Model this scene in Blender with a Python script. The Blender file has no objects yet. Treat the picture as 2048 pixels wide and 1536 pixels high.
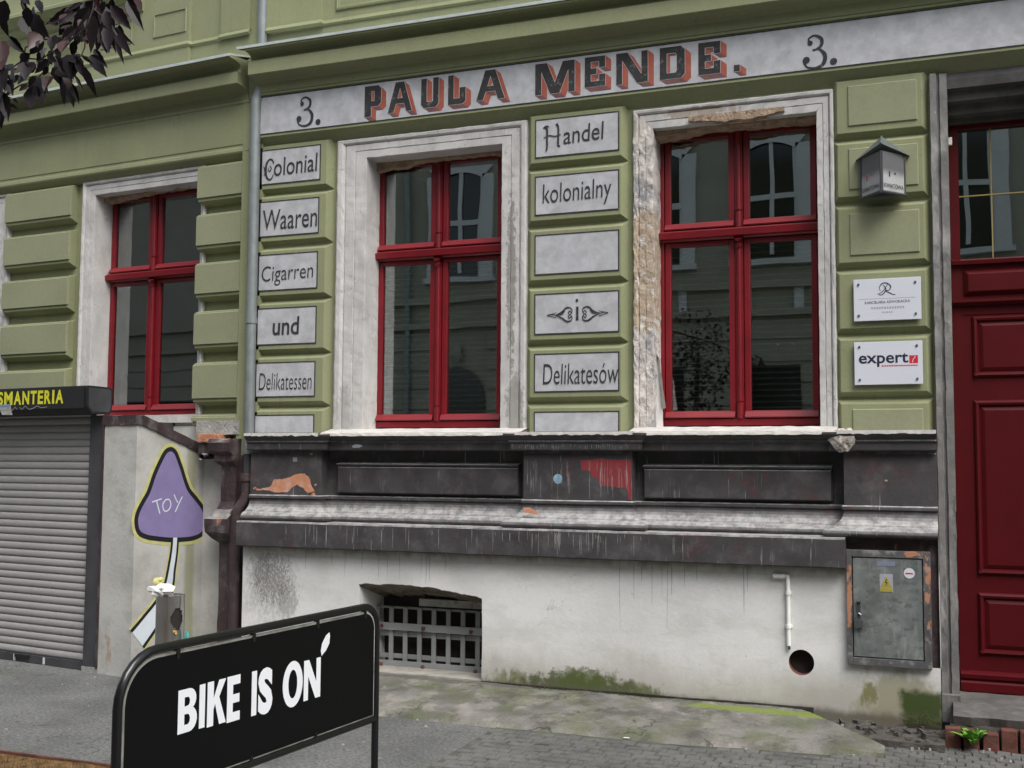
import bpy, bmesh, math, random
from mathutils import Vector, Matrix, noise
R = math.radians
random.seed(7)
S = bpy.context.scene
COL = S.collection

# ------------------------------------------------------------------ camera
cd = bpy.data.cameras.new('camera'); cam = bpy.data.objects.new('camera', cd); COL.objects.link(cam)
yaw, pitch, roll = R(21.2238), R(4.0248), R(0.34158)
Fv = Vector((-math.sin(yaw)*math.cos(pitch), math.cos(yaw)*math.cos(pitch), math.sin(pitch)))
Rv = Vector((math.cos(yaw), math.sin(yaw), 0)); Uv = Rv.cross(Fv)
Rr = Rv*math.cos(roll)+Uv*math.sin(roll); Ur = Uv*math.cos(roll)-Rv*math.sin(roll)
M = Matrix((Rr, Ur, -Fv)).transposed().to_4x4(); M.translation = Vector((0, -7.85, 1.6))
cam.matrix_world = M
cd.sensor_width = 36; cd.lens = 2243.83/2048*36; cd.clip_end = 300; cd.clip_start = .05
S.camera = cam
# ------------------------------------------------------------------ sky, sun, exposure
w = bpy.data.worlds.new('World'); S.world = w; w.use_nodes = True
nt = w.node_tree; bg = nt.nodes['Background']
sky = nt.nodes.new('ShaderNodeTexSky'); sky.sky_type = 'NISHITA'; sky.sun_disc = False
sky.sun_elevation = R(50); sky.sun_rotation = R(132); sky.dust_density = 3.0
hs = nt.nodes.new('ShaderNodeHueSaturation'); hs.inputs['Saturation'].default_value = .42
nt.links.new(sky.outputs[0], hs.inputs['Color']); nt.links.new(hs.outputs[0], bg.inputs[0])
bg.inputs[1].default_value = .125
sl = bpy.data.lights.new('sun', 'SUN'); sl.energy = 1.4; sl.angle = R(35); sl.color = (1, .975, .94)
so = bpy.data.objects.new('sun', sl); COL.objects.link(so)
so.rotation_euler = (R(35), 0, R(45))
S.view_settings.view_transform = 'Standard'; S.view_settings.look = 'None'
S.view_settings.gamma = 1; S.view_settings.use_curve_mapping = False
S.view_settings.exposure = 0.88

# ------------------------------------------------------------------ materials
def N(nt, t, **kw):
    n = nt.nodes.new(t)
    for k, v in kw.items(): setattr(n, k, v)
    return n
def math_(nt, op, a, b=None, clamp=False):
    n = N(nt, 'ShaderNodeMath', operation=op); n.use_clamp = clamp
    for i, v in enumerate((a, b)):
        if v is None: continue
        if isinstance(v, (int, float)): n.inputs[i].default_value = v
        else: nt.links.new(v, n.inputs[i])
    return n.outputs[0]
def smooth(nt, v, lo, hi, a=0., b=1.):
    n = N(nt, 'ShaderNodeMapRange', interpolation_type='SMOOTHSTEP')
    nt.links.new(v, n.inputs['Value'])
    n.inputs['From Min'].default_value = lo; n.inputs['From Max'].default_value = hi
    n.inputs['To Min'].default_value = a; n.inputs['To Max'].default_value = b
    return n.outputs[0]
def noise_(nt, P, scale, detail=5, rough=.6, vec=(1, 1, 1), off=0):
    m = N(nt, 'ShaderNodeMapping'); nt.links.new(P, m.inputs[0]); m.inputs['Scale'].default_value = vec
    m.inputs['Location'].default_value = (off, off*1.7, off*.6)
    n = N(nt, 'ShaderNodeTexNoise'); nt.links.new(m.outputs[0], n.inputs['Vector'])
    n.inputs['Scale'].default_value = scale; n.inputs['Detail'].default_value = detail
    n.inputs['Roughness'].default_value = rough
    return n.outputs[0]
MATS = {}
def mat(name, base, rough=.8, var=.12, vscale=3., bump=.2, bscale=60., bdist=.004, layers=(), spec=.3, metal=0., coat=0., fine=.06):
    m = bpy.data.materials.new(name); m.use_nodes = True; nt = m.node_tree
    b = nt.nodes['Principled BSDF']
    b.inputs['Roughness'].default_value = rough; b.inputs['Specular IOR Level'].default_value = spec
    b.inputs['Metallic'].default_value = metal; b.inputs['Coat Weight'].default_value = coat
    g = N(nt, 'ShaderNodeNewGeometry'); P = g.outputs['Position']
    rgb = N(nt, 'ShaderNodeRGB'); rgb.outputs[0].default_value = (*base, 1); c = rgb.outputs[0]
    def scl(c, f, lo, hi):
        mx = N(nt, 'ShaderNodeMixRGB', blend_type='MULTIPLY'); mx.inputs[0].default_value = 1
        k = smooth(nt, f, .3, .7, lo, hi); nt.links.new(c, mx.inputs[1])
        cc = N(nt, 'ShaderNodeCombineColor')
        for i in range(3): nt.links.new(k, cc.inputs[i])
        nt.links.new(cc.outputs[0], mx.inputs[2]); return mx.outputs[0]
    if var: c = scl(c, noise_(nt, P, vscale), 1-var, 1+var)
    if fine: c = scl(c, noise_(nt, P, vscale*30, 3), 1-fine, 1+fine)
    hgt = noise_(nt, P, bscale, 4)
    for i, L in enumerate(layers):
        k = L[0]; colr = L[1]; off = 3.1*i+len(name)
        if k == 'noise':      # color, scale, thr, soft, vec, amount
            _, _, sc, thr, sf, vec, am = L
            f = smooth(nt, noise_(nt, P, sc, 7, .65, vec, off), thr-sf, thr+sf, 0, am)
        elif k == 'dust':     # color, lo, hi, amount : settled on upward faces
            _, _, lo, hi, am = L
            sx = N(nt, 'ShaderNodeSeparateXYZ'); nt.links.new(g.outputs['True Normal'], sx.inputs[0])
            a = smooth(nt, sx.outputs[2], lo, hi); n_ = smooth(nt, noise_(nt, P, 16, 8, .72, (1, 1, 1), off), .32, .66, .32, 1)
            f = math_(nt, 'MULTIPLY', math_(nt, 'MULTIPLY', a, n_), am)
        elif k == 'box':      # color, centre, half, nscale, namp, soft, amount
            _, _, ctr, half, nsc, na, sf, am = L
            v = N(nt, 'ShaderNodeVectorMath', operation='SUBTRACT'); nt.links.new(P, v.inputs[0]); v.inputs[1].default_value = ctr
            v2 = N(nt, 'ShaderNodeVectorMath', operation='DIVIDE'); nt.links.new(v.outputs[0], v2.inputs[0]); v2.inputs[1].default_value = half
            v3 = N(nt, 'ShaderNodeVectorMath', operation='ABSOLUTE'); nt.links.new(v2.outputs[0], v3.inputs[0])
            s_ = N(nt, 'ShaderNodeSeparateXYZ'); nt.links.new(v3.outputs[0], s_.inputs[0])
            d = math_(nt, 'MAXIMUM', math_(nt, 'MAXIMUM', s_.outputs[0], s_.outputs[1]), s_.outputs[2])
            nn = math_(nt, 'MULTIPLY', math_(nt, 'SUBTRACT', noise_(nt, P, nsc, 6, .65, (1, 1, 1), off), .5), na)
            f = smooth(nt, math_(nt, 'ADD', d, nn), 1+sf, 1-sf, 0, am) if False else smooth(nt, math_(nt, 'ADD', d, nn), 1-sf, 1+sf, am, 0)
        elif k == 'blotch':   # color, centre, half, noise scale, thr, soft, noise vec, amount : fades out from the middle
            _, _, ctr, half, nsc, thr, sf, vec, am = L
            v = N(nt, 'ShaderNodeVectorMath', operation='SUBTRACT'); nt.links.new(P, v.inputs[0]); v.inputs[1].default_value = ctr
            v2 = N(nt, 'ShaderNodeVectorMath', operation='DIVIDE'); nt.links.new(v.outputs[0], v2.inputs[0]); v2.inputs[1].default_value = half
            v3 = N(nt, 'ShaderNodeVectorMath', operation='LENGTH'); nt.links.new(v2.outputs[0], v3.inputs[0])
            fall = smooth(nt, v3.outputs['Value'], .1, 1.15, .22, -.28)
            f = smooth(nt, math_(nt, 'ADD', noise_(nt, P, nsc, 7, .68, vec, off), fall), thr-sf, thr+sf, 0, am)
        elif k == 'streak':   # color, density scale, thr, soft, amount, z-scale
            _, _, sc, thr, sf, am, zs = L
            f = smooth(nt, noise_(nt, P, sc, 6, .6, (1, 1, zs), off), thr-sf, thr+sf, 0, am)
            f = math_(nt, 'MULTIPLY', f, smooth(nt, noise_(nt, P, 2.2, 2, .5, (1, 1, 1.5), off+5), .42, .6))
        elif k == 'crack':    # color, scale, width, amount
            _, _, sc, wd, am = L
            mp = N(nt, 'ShaderNodeMapping'); mp.inputs['Scale'].default_value = (1, 1, .6)
            nz = N(nt, 'ShaderNodeTexNoise'); nt.links.new(P, nz.inputs['Vector']); nz.inputs['Scale'].default_value = 7
            mxv = N(nt, 'ShaderNodeMixRGB'); mxv.inputs[0].default_value = .25
            nt.links.new(P, mxv.inputs[1]); nt.links.new(nz.outputs[1], mxv.inputs[2]); nt.links.new(mxv.outputs[0], mp.inputs[0])
            vo = N(nt, 'ShaderNodeTexVoronoi', feature='DISTANCE_TO_EDGE'); nt.links.new(mp.outputs[0], vo.inputs['Vector']); vo.inputs['Scale'].default_value = sc
            f = math_(nt, 'MULTIPLY', smooth(nt, vo.outputs[0], 0, wd, am, 0), smooth(nt, noise_(nt, P, 3, 3, .5, (1, 1, 1), off), .45, .6))
        elif k == 'zramp':    # color, z at full, z at none, noise amp, noise scale, amount
            _, _, z0, z1, na, nsc, am = L
            s_ = N(nt, 'ShaderNodeSeparateXYZ'); nt.links.new(P, s_.inputs[0])
            nn = math_(nt, 'MULTIPLY', math_(nt, 'SUBTRACT', noise_(nt, P, nsc, 6, .65, (1, 1, .5), off), .5), na)
            f = smooth(nt, math_(nt, 'ADD', s_.outputs[2], nn), min(z0, z1), max(z0, z1), am if z0 < z1 else 0, 0 if z0 < z1 else am)
        mx = N(nt, 'ShaderNodeMixRGB'); nt.links.new(f, mx.inputs[0]); nt.links.new(c, mx.inputs[1]); mx.inputs[2].default_value = (*colr, 1)
        c = mx.outputs[0]
        if k in ('noise', 'box', 'crack', 'streak'):
            hgt = math_(nt, 'SUBTRACT', hgt, math_(nt, 'MULTIPLY', f, .6))
    nt.links.new(c, b.inputs['Base Color'])
    if bump:
        bp = N(nt, 'ShaderNodeBump'); bp.inputs['Strength'].default_value = bump; bp.inputs['Distance'].default_value = bdist
        nt.links.new(hgt, bp.inputs['Height']); nt.links.new(bp.outputs[0], b.inputs['Normal'])
    MATS[name] = m
    return m
TAN = (.42, .33, .24); GREY = (.22, .21, .20); WHT = (.62, .61, .60); ORG = (.46, .21, .12)
green = mat('green_stucco', (.245, .262, .145), .88, .07, 1.6, .25, 160, .0015, fine=.04, layers=[
    ('streak', (.17, .17, .12), 14, .62, .14, .4, .07), ('noise', (.23, .235, .15), 1.1, .55, .12, (1, 1, 1), .5),
    ('crack', (.15, .15, .10), 1.3, .003, .6), ('noise', (.42, .42, .36), 34, .765, .012, (1, 1, .7), .7)])
green_panel = mat('green_panel', (.250, .262, .163), .88, .06, 1.6, .2, 160, .0015, fine=.04)
casing = mat('white_casing', (.53, .52, .505), .88, .08, 5, .35, 60, .004, layers=[
    ('noise', (.38, .365, .35), 7, .56, .12, (1, 1, .4), .6), ('noise', (.27, .26, .25), 46, .665, .025, (1, 1, .35), .8),
    ('crack', (.25, .24, .23), 7, .016, .6),
    ('blotch', (.24, .23, .215), (-3.07, 0, 3.0), (.07, .3, 1.1), 42, .52, .035, (1, 1, .5), .85),
    ('blotch', (.25, .24, .225), (-3.03, 0, 2.0), (.14, .3, .5), 36, .54, .05, (1, 1, .6), .75),
    ('blotch', (.33, .32, .31), (-4.5, 0, 1.95), (.14, .3, .45), 30, .56, .08, (1, 1, .6), .7),
    ('blotch', (.38, .34, .31), (-.62, 0, 2.9), (.12, .3, 1.4), 46, .56, .035, (1, 1, .3), .7),
    ('blotch', (.33, .27, .22), (-1.6, 0, 4.13), (.5, .3, .08), 18, .56, .05, (1, 1, .5), .8),
    ('noise', (.5, .44, .40), 70, .69, .03, (1, 1, 1), .6)])
casing_w3 = mat('peeled_jamb', (.56, .52, .48), .9, .16, 9, .8, 38, .012, layers=[
    ('noise', (.27, .27, .28), 3.5, .52, .05, (1, 1, .7), .85),
    ('box', TAN, (-2.03, 0, 3.0), (.16, .4, .42), 9, .9, .08, .95),
    ('noise', (.66, .62, .57), 22, .56, .06, (1, 1, .5), .8), ('noise', (.2, .15, .12), 34, .68, .03, (1, 1, .6), .8)])
tan_render = mat('bare_render', (.36, .27, .19), .95, .25, 12, 1., 40, .015, layers=[('noise', (.15, .11, .09), 20, .62, .05, (1, 1, 1), .7)])
greyrender = mat('grey_render', (.36, .36, .34), .95, .2, 8, .8, 50, .01, layers=[('noise', (.17, .16, .15), 14, .6, .06, (1, 1, 1), .6)])
dark = mat('plinth_paint', (.052, .048, .050), .55, .2, 4, .4, 50, .004, spec=.4, layers=[
    ('noise', (.10, .035, .04), 5, .62, .06, (1, 1, 1), .5),
    ('noise', (.17, .165, .17), 7, .6, .14, (1, 1, 1), .35),
    ('streak', (.55, .54, .53), 60, .66, .04, .6, .04),
    ('dust', (.47, .465, .455), .02, .85, .95),
    ('noise', (.6, .6, .6), 70, .76, .015, (1, 1, .6), .8),
    ('noise', ORG, 12, .77, .01, (1, 1, 1), .9)])
dark_old = mat('plinth_paint_peeling', (.05, .032, .034), .6, .3, 6, .7, 40, .008, spec=.4, layers=[
    ('noise', (.13, .12, .12), 8, .57, .08, (1, 1, .5), .6), ('noise', ORG, 7, .66, .02, (1, 1, .45), .95),
    ('noise', (.5, .48, .45), 24, .72, .02, (1, 1, .4), .7), ('dust', (.45, .44, .42), .3, .8, .8)])
lowwall = mat('whitewashed_wall', (.68, .68, .665), .9, .07, 2.0, .22, 22, .006, fine=.03, layers=[
    ('noise', (.54, .53, .50), 2.6, .56, .12, (1, 1, 2.2), .6),
    ('noise', (.30, .29, .27), 40, .70, .02, (1, 1, .5), .5),
    ('crack', (.25, .23, .2), 2.2, .005, .35),
    ('zramp', (.36, .335, .29), .0, .36, .4, 3, .8),
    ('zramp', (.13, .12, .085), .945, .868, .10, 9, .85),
    ('blotch', (.20, .195, .19), (-5.02, -.18, .62), (.42, .3, .5), 40, .58, .2, (1, 1, .5), .4),
    ('blotch', (.2, .195, .19), (-5.12, -.18, .74), (.22, .3, .30), 30, .62, .10, (1, 1, .5), .55),
    ('blotch', (.2, .195, .19), (-4.86, -.18, .5), (.22, .3, .34), 34, .63, .10, (1, 1, .4), .55),
    ('blotch', (.12, .115, .11), (-5.0, -.18, .66), (.45, .3, .5), 90, .67, .03, (1, 1, .5), .6),
    ('blotch', (.12, .14, .04), (-2.98, -.18, .0), (.42, .3, .20), 16, .60, .10, (1, 1, .4), .7),
    ('blotch', (.060, .075, .022), (-2.48, -.18, .0), (.75, .3, .20), 13, .50, .12, (1, 1, 1), .9),
    ('blotch', (.075, .10, .025), (-2.42, -.18, .09), (.4, .3, .13), 22, .55, .10, (1, 1, 1), .8),
    ('blotch', (.09, .11, .03), (-2.0, -.18, .0), (.36, .3, .16), 16, .58, .1, (1, 1, .4), .85),
    ('blotch', (.25, .23, .13), (-.35, -.18, .12), (.45, .3, .32), 9, .55, .14, (1, 1, .6), .7),
    ('box', (.040, .062, .012), (-.185, -.18, .045), (.125, .3, .125), 16, .75, .22, .97),
    ('blotch', (.17, .17, .06), (-.50, -.18, .13), (.10, .3, .14), 18, .56, .1, (1, 1, .6), .85),
    ('zramp', (.11, .10, .07), -.02, .045, .07, 9, .9)])
kwall = mat('kiosk_wall', (.46, .455, .43), .9, .1, 2.5, .4, 30, .006, fine=.03, layers=[
    ('noise', (.34, .33, .3), 3.2, .56, .1, (1, 1, 1), .7), ('crack', (.3, .28, .26), 5, .008, .4),
    ('noise', (.62, .6, .56), 14, .68, .04, (1, 1, .5), .7),
    ('box', (.25, .255, .14), (-5.92, -.0, .9), (.3, .05, 1.1), 5, .8, .5, .75),
    ('blotch', (.34, .22, .14), (-6.27, -.70, .1), (.09, .3, .45), 14, .56, .1, (1, 1, .5), .8)])
redpaint = mat('red_gloss_paint', (.165, .0045, .010), .42, .16, 4, .06, 30, .002, spec=.5, fine=.02)
redbright = mat('red_weather_bar', (.215, .010, .016), .4, .12, 4, .04, 30, .002, spec=.6, fine=.02)
reddoor = mat('red_door_paint', (.075, .0025, .005), .5, .1, 3, .06, 30, .002, spec=.2, fine=.03)
zinc = mat('zinc', (.22, .245, .245), .55, .12, 7, .1, 60, .002, spec=.5, metal=.35, layers=[('streak', (.14, .155, .155), 20, .58, .1, .5, .15)])
zincedge = mat('zinc_edge', (.55, .6, .58), .45, .1, 7, .05, 60, .002, metal=.2)
greystone = mat('door_casing_render', (.17, .165, .16), .85, .2, 4, .6, 40, .006, layers=[
    ('noise', (.35, .34, .33), 6, .56, .1, (1, 1, .4), .7), ('noise', WHT, 26, .68, .03, (1, 1, .35), .8),
    ('noise', (.09, .085, .08), 9, .62, .06, (1, 1, .4), .7)])
asphalt = mat('asphalt', (.14, .142, .138), .9, .2, 1.6, .8, 140, .008, fine=.34, layers=[
    ('noise', (.11, .105, .095), 2.2, .6, .1, (1, 1, 1), .5), ('noise', (.30, .30, .29), 70, .66, .03, (1, 1, 1), .75), ('noise', (.05, .05, .048), 85, .68, .03, (1, 1, 1), .7), ('crack', (.06, .06, .055), .8, .006, .8),
    ('noise', (.13, .15, .07), 3.1, .66, .08, (1, 1, 1), .4)])
apronm = mat('apron_concrete', (.165, .158, .143), .92, .34, 3.2, .8, 40, .012, fine=.12, layers=[
    ('noise', (.30, .275, .25), 4, .57, .06, (1, 1, 1), .7),
    ('noise', (.105, .12, .055), 3.4, .53, .1, (1, 1, 1), .6),
    ('noise', (.07, .065, .055), 5, .60, .06, (1, 1, 1), .6), ('crack', (.05, .048, .04), 1.6, .008, .8),
    ('box', (.17, .22, .045), (-1.12, -.30, 0), (.48, .05, .2), 6, 1.2, .3, .9),
    ('box', (.09, .085, .075), (-3.3, -.2, 0), (.8, .05, .2), 8, 1., .3, .7)])
sett = mat('sett_stone', (.122, .122, .115), .9, .22, 5, .7, 80, .006, fine=.2)
joint = mat('joint_sand', (.085, .083, .074), .95, .3, 6, .5, 90, .006, layers=[('noise', (.1, .13, .05), 5, .58, .05, (1, 1, 1), .6)])
brickm = mat('red_brick', (.13, .05, .038), .9, .35, 9, .7, 60, .006, layers=[('noise', (.10, .06, .05), 12, .6, .08, (1, 1, 1), .6)])
slatm = mat('shutter_metal', (.47, .46, .465), .5, .08, 1.5, .05, 30, .001, spec=.3, metal=.0, fine=.03, layers=[
    ('noise', (.13, .12, .11), 9, .68, .03, (1, 1, 1), .5), ('zramp', (.13, .12, .10), .05, -.12, .1, 9, .5)])
blackbox = mat('black_box_paint', (.013, .013, .014), .6, .1, 4, .05, 60, .001, spec=.4)
greyframe = mat('dark_steel', (.05, .05, .055), .45, .2, 5, .1, 60, .001, spec=.4)
yellow = mat('yellow_letters', (.62, .60, .03), .5, .05, 5, 0)
signblack = mat('board_black', (.0045, .005, .005), .5, 0, 5, 0, fine=0, spec=.12)
tubeblack = mat('tube_black', (.006, .006, .0065), .25, .1, 8, .2, 30, .001, spec=.6)
boardwhite = mat('board_letters', (.85, .87, .90), .5, 0, 5, 0, fine=0)
boardedge = mat('board_edge', (.30, .29, .26), .5, .4, 12, .1)
signgrey = mat('sign_grey_paint', (.42, .425, .445), .75, .13, 9, .15, 60, .001, fine=.06, layers=[
    ('noise', (.55, .56, .58), 7, .6, .12, (1, 1, 1), .6), ('noise', (.3, .3, .31), 12, .65, .08, (1, 1, 1), .4)])
ink = mat('sign_ink', (.035, .035, .037), .8, .2, 12, 0, layers=[('noise', (.2, .2, .2), 30, .62, .06, (1, 1, 1), .45)])
inkred = mat('letter_red_side', (.34, .095, .065), .8, .15, 12, 0)
inkmauve = mat('letter_mauve_side', (.16, .075, .075), .8, .15, 12, 0)
outline_m = mat('letter_outline', (.52, .50, .48), .8, 0, 12, 0)
plaque = mat('plaque_white', (.62, .64, .70), .25, .02, 4, 0, spec=.5, fine=0)
inkblue = mat('plaque_ink', (.02, .025, .05), .5, 0, 4, 0, fine=0)
inkfaint = mat('worn_ink', (.33, .34, .38), .6, .1, 40, 0)
plaquered = mat('plaque_red', (.55, .03, .05), .4, .1, 10, 0)
screwm = mat('screw_steel', (.2, .2, .2), .3, 0, 4, 0, metal=.8)
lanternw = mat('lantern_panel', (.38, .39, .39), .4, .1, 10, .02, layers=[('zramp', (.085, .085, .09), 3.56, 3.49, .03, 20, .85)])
lanternr = mat('lantern_roof', (.12, .14, .14), .5, .15, 6, .1)
steelbin = mat('brushed_steel', (.45, .44, .43), .22, .1, 3, .05, 60, .001, metal=.95)
cabinet = mat('cabinet_steel', (.15, .165, .16), .5, .22, 5, .1, 60, .001, spec=.4, layers=[
    ('noise', (.26, .28, .27), 8, .55, .1, (1, 1, .6), .7), ('noise', (.075, .085, .08), 15, .58, .07, (1, 1, 1.6), .7),
    ('noise', (.10, .115, .11), 5, .52, .1, (1, 1, 1), .6), ('noise', (.6, .6, .6), 40, .74, .015, (1, 1, .5), .8),
    ('streak', (.3, .31, .31), 30, .6, .08, .5, .1)])
cabframe = mat('cabinet_frame', (.10, .098, .10), .6, .3, 6, .3, 50, .003, layers=[
    ('blotch', ORG, (-.62, -.2, .75), (.05, .2, .5), 16, .66, .03, (1, 1, .6), .9), ('blotch', ORG, (-.135, -.2, .8), (.05, .2, .5), 16, .66, .03, (1, 1, .6), .9),
    ('blotch', ORG, (-.2, -.2, 1.04), (.2, .2, .06), 16, .68, .03, (1, 1, 1.), .9), ('noise', (.3, .29, .28), 20, .6, .06, (1, 1, 1), .6)])
bars_m = mat('grille_steel', (.25, .26, .26), .6, .1, 5, .2, 60, .002, layers=[('noise', (.3, .12, .06), 16, .67, .02, (1, 1, 1), .85)])
plastic = mat('white_plastic', (.82, .82, .79), .4, .03, 4, 0)
blackhole = mat('hole_lining', (.03, .025, .022), .9, .2, 6, .1)  # near-black colour stands in for the shade inside openings
terracotta = mat('clay_lining', (.17, .065, .05), .85, .2, 8, .3)
leafm = mat('plum_leaf', (.010, .006, .008), .5, .3, 12, .1, 40, .001, spec=.28)
leafred = mat('plum_leaf_red', (.035, .005, .003), .45, .3, 12, .1, 40, .001, spec=.5)
bark = mat('bark', (.06, .045, .04), .9, .3, 9, .8, 30, .01)
weedm = mat('weed_leaf', (.13, .30, .04), .5, .2, 30, .1, spec=.4)
mossm = mat('moss', (.06, .085, .02), .95, .35, 18, .8, 60, .01)
paper = mat('crumpled_paper', (.7, .7, .68), .7, .05, 20, .2, layers=[('noise', (.6, .5, .2), 9, .62, .04, (1, 1, 1), .6)])
brass = mat('brass', (.6, .35, .08), .35, .1, 10, 0, metal=.8)
teal = mat('teal_wrapper', (.08, .35, .32), .5, .1, 10, 0)
purple = mat('graffiti_purple', (.225, .185, .36), .8, .07, 6, .2, 30, .003)
gblack = mat('graffiti_black', (.012, .012, .018), .8, 0, 6, .1)
gyellow = mat('graffiti_yellow', (.52, .50, .20), .8, .12, 12, .1)
gwhite = mat('graffiti_white', (.62, .68, .72), .8, .05, 6, .1)
room = mat('room_wall', (.11, .10, .09), .9, .1, 2, 0)
blindm = mat('blind_slat', (.72, .70, .50), .5, .05, 4, 0)
curtain = mat('curtain_cloth', (.28, .30, .30), .9, .15, 5, 0)
sill_white = mat('sill_white', (.55, .53, .50), .85, .12, 9, .4, 40, .004, layers=[('noise', (.42, .40, .36), 12, .58, .08, (1, 1, 1), .6)])
goldm = mat('gold_bar', (.30, .23, .09), .5, 0, 5, 0)
opp = mat('opposite_stucco', (.30, .295, .245), .9, .06, 1, .1)
oppw = mat('opposite_white', (.55, .57, .58), .85, .05, 1, .1)
oppg = mat('opposite_glass', (.015, .017, .018), .1, 0, 1, 0, spec=.5)
soil = mat('dry_grass_soil', (.17, .10, .04), .95, .5, 16, 1., 60, .02)
def mk_glass():
    m = bpy.data.materials.new('window_glass'); m.use_nodes = True; nt = m.node_tree; nt.nodes.clear()
    o = N(nt, 'ShaderNodeOutputMaterial'); gl = N(nt, 'ShaderNodeBsdfGlossy'); tr = N(nt, 'ShaderNodeBsdfTransparent')
    gl.inputs['Roughness'].default_value = .0; gl.inputs['Color'].default_value = (.95, 1, 1, 1); tr.inputs[0].default_value = (.75, .8, .78, 1)
    fr = N(nt, 'ShaderNodeFresnel'); fr.inputs[0].default_value = 1.5
    f = math_(nt, 'ADD', math_(nt, 'MULTIPLY', fr.outputs[0], 2.3), .17, True)
    g = N(nt, 'ShaderNodeNewGeometry'); nz = noise_(nt, g.outputs['Position'], 1.6, 1, .4)
    bp = N(nt, 'ShaderNodeBump'); bp.inputs['Strength'].default_value = .05; bp.inputs['Distance'].default_value = .02
    nt.links.new(nz, bp.inputs['Height']); nt.links.new(bp.outputs[0], gl.inputs['Normal'])
    mx = N(nt, 'ShaderNodeMixShader'); nt.links.new(f, mx.inputs[0]); nt.links.new(tr.outputs[0], mx.inputs[1]); nt.links.new(gl.outputs[0], mx.inputs[2])
    nt.links.new(mx.outputs[0], o.inputs[0]); return m
glass = mk_glass()
def emis(name, col, st):
    m = bpy.data.materials.new(name); m.use_nodes = True; b = m.node_tree.nodes['Principled BSDF']
    b.inputs['Base Color'].default_value = (*col, 1); b.inputs['Emission Color'].default_value = (*col, 1); b.inputs['Emission Strength'].default_value = st
    return m
bulbm = emis('lit_bulb', (1, .45, .12), 14)

# ------------------------------------------------------------------ mesh helpers
class MB:
    def __init__(s): s.v = []; s.f = []; s.smooth = False
    def poly(s, pts):
        i = len(s.v); s.v += [tuple(p) for p in pts]; s.f.append(tuple(range(i, i+len(pts)))); return s
    def box(s, x0, x1, y0, y1, z0, z1):
        i = len(s.v)
        s.v += [(x, y, z) for z in (z0, z1) for y in (y0, y1) for x in (x0, x1)]
        s.f += [tuple(i+k for k in q) for q in ((0, 2, 3, 1), (4, 5, 7, 6), (0, 1, 5, 4), (2, 6, 7, 3), (0, 4, 6, 2), (1, 3, 7, 5))]
        return s
    def frustum(s, x0, x1, z0, z1, yf, yb, l, r, b, t):   # front rect at yf, back rect at yb bigger by l,r,b,t
        i = len(s.v)
        s.v += [(x0, yf, z0), (x1, yf, z0), (x1, yf, z1), (x0, yf, z1), (x0-l, yb, z0-b), (x1+r, yb, z0-b), (x1+r, yb, z1+t), (x0-l, yb, z1+t)]
        s.f += [tuple(i+k for k in q) for q in ((0, 1, 2, 3), (4, 5, 1, 0), (1, 5, 6, 2), (3, 2, 6, 7), (4, 0, 3, 7), (5, 4, 7, 6))]
        return s
    def tube(s, pts, r, n=12, cap=True):
        s.smooth = True
        pts = [Vector(p) for p in pts]; rs = r if isinstance(r, (list, tuple)) else [r]*len(pts); rings = []
        up = Vector((0, 0, 1)); prev = None
        for k, p in enumerate(pts):
            d = ((pts[min(k+1, len(pts)-1)]-p).normalized() + (p-pts[max(k-1, 0)]).normalized()).normalized()
            if prev is None:
                a = d.cross(up);
                if a.length < .05: a = d.cross(Vector((1, 0, 0)))
            else: a = prev-d*prev.dot(d)
            a.normalize(); prev = a; b = d.cross(a); i = len(s.v)
            s.v += [tuple(p+(a*math.cos(t)+b*math.sin(t))*rs[k]) for t in [2*math.pi*j/n for j in range(n)]]
            rings.append(i)
        for a, b in zip(rings, rings[1:]):
            s.f += [(a+j, a+(j+1) % n, b+(j+1) % n, b+j) for j in range(n)]
        if cap: s.f.append(tuple(rings[0]+j for j in range(n))[::-1]); s.f.append(tuple(rings[-1]+j for j in range(n)))
        return s
    def build(s, name, m, parent=None, bevel=0, jit=0, kind=None, label=None, smooth=None):
        me = bpy.data.meshes.new(name); me.from_pydata(s.v, [], s.f)
        bm = bmesh.new(); bm.from_mesh(me); bmesh.ops.recalc_face_normals(bm, faces=bm.faces)
        if jit:
            for q in range(3):
                es = [e for e in bm.edges if e.calc_length() > .09]
                if es and len(bm.verts) < 6000: bmesh.ops.subdivide_edges(bm, edges=es, cuts=1, use_grid_fill=True)
            for v in bm.verts:
                n_ = noise.noise_vector(v.co*17)+noise.noise_vector(v.co*45)*.5
                v.co += n_*jit
        bm.to_mesh(me); bm.free()
        o = bpy.data.objects.new(name, me); COL.objects.link(o); me.materials.append(m)
        if parent: o.parent = parent
        if bevel:
            b = o.modifiers.new('bevel', 'BEVEL'); b.width = bevel; b.segments = 2; b.limit_method = 'ANGLE'; b.angle_limit = R(35)
        if (s.smooth if smooth is None else smooth):
            for p in me.polygons: p.use_smooth = True
            me.set_sharp_from_angle(angle=R(50))
        if kind: o['kind'] = kind
        if label: o['label'] = label
        return o
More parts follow.
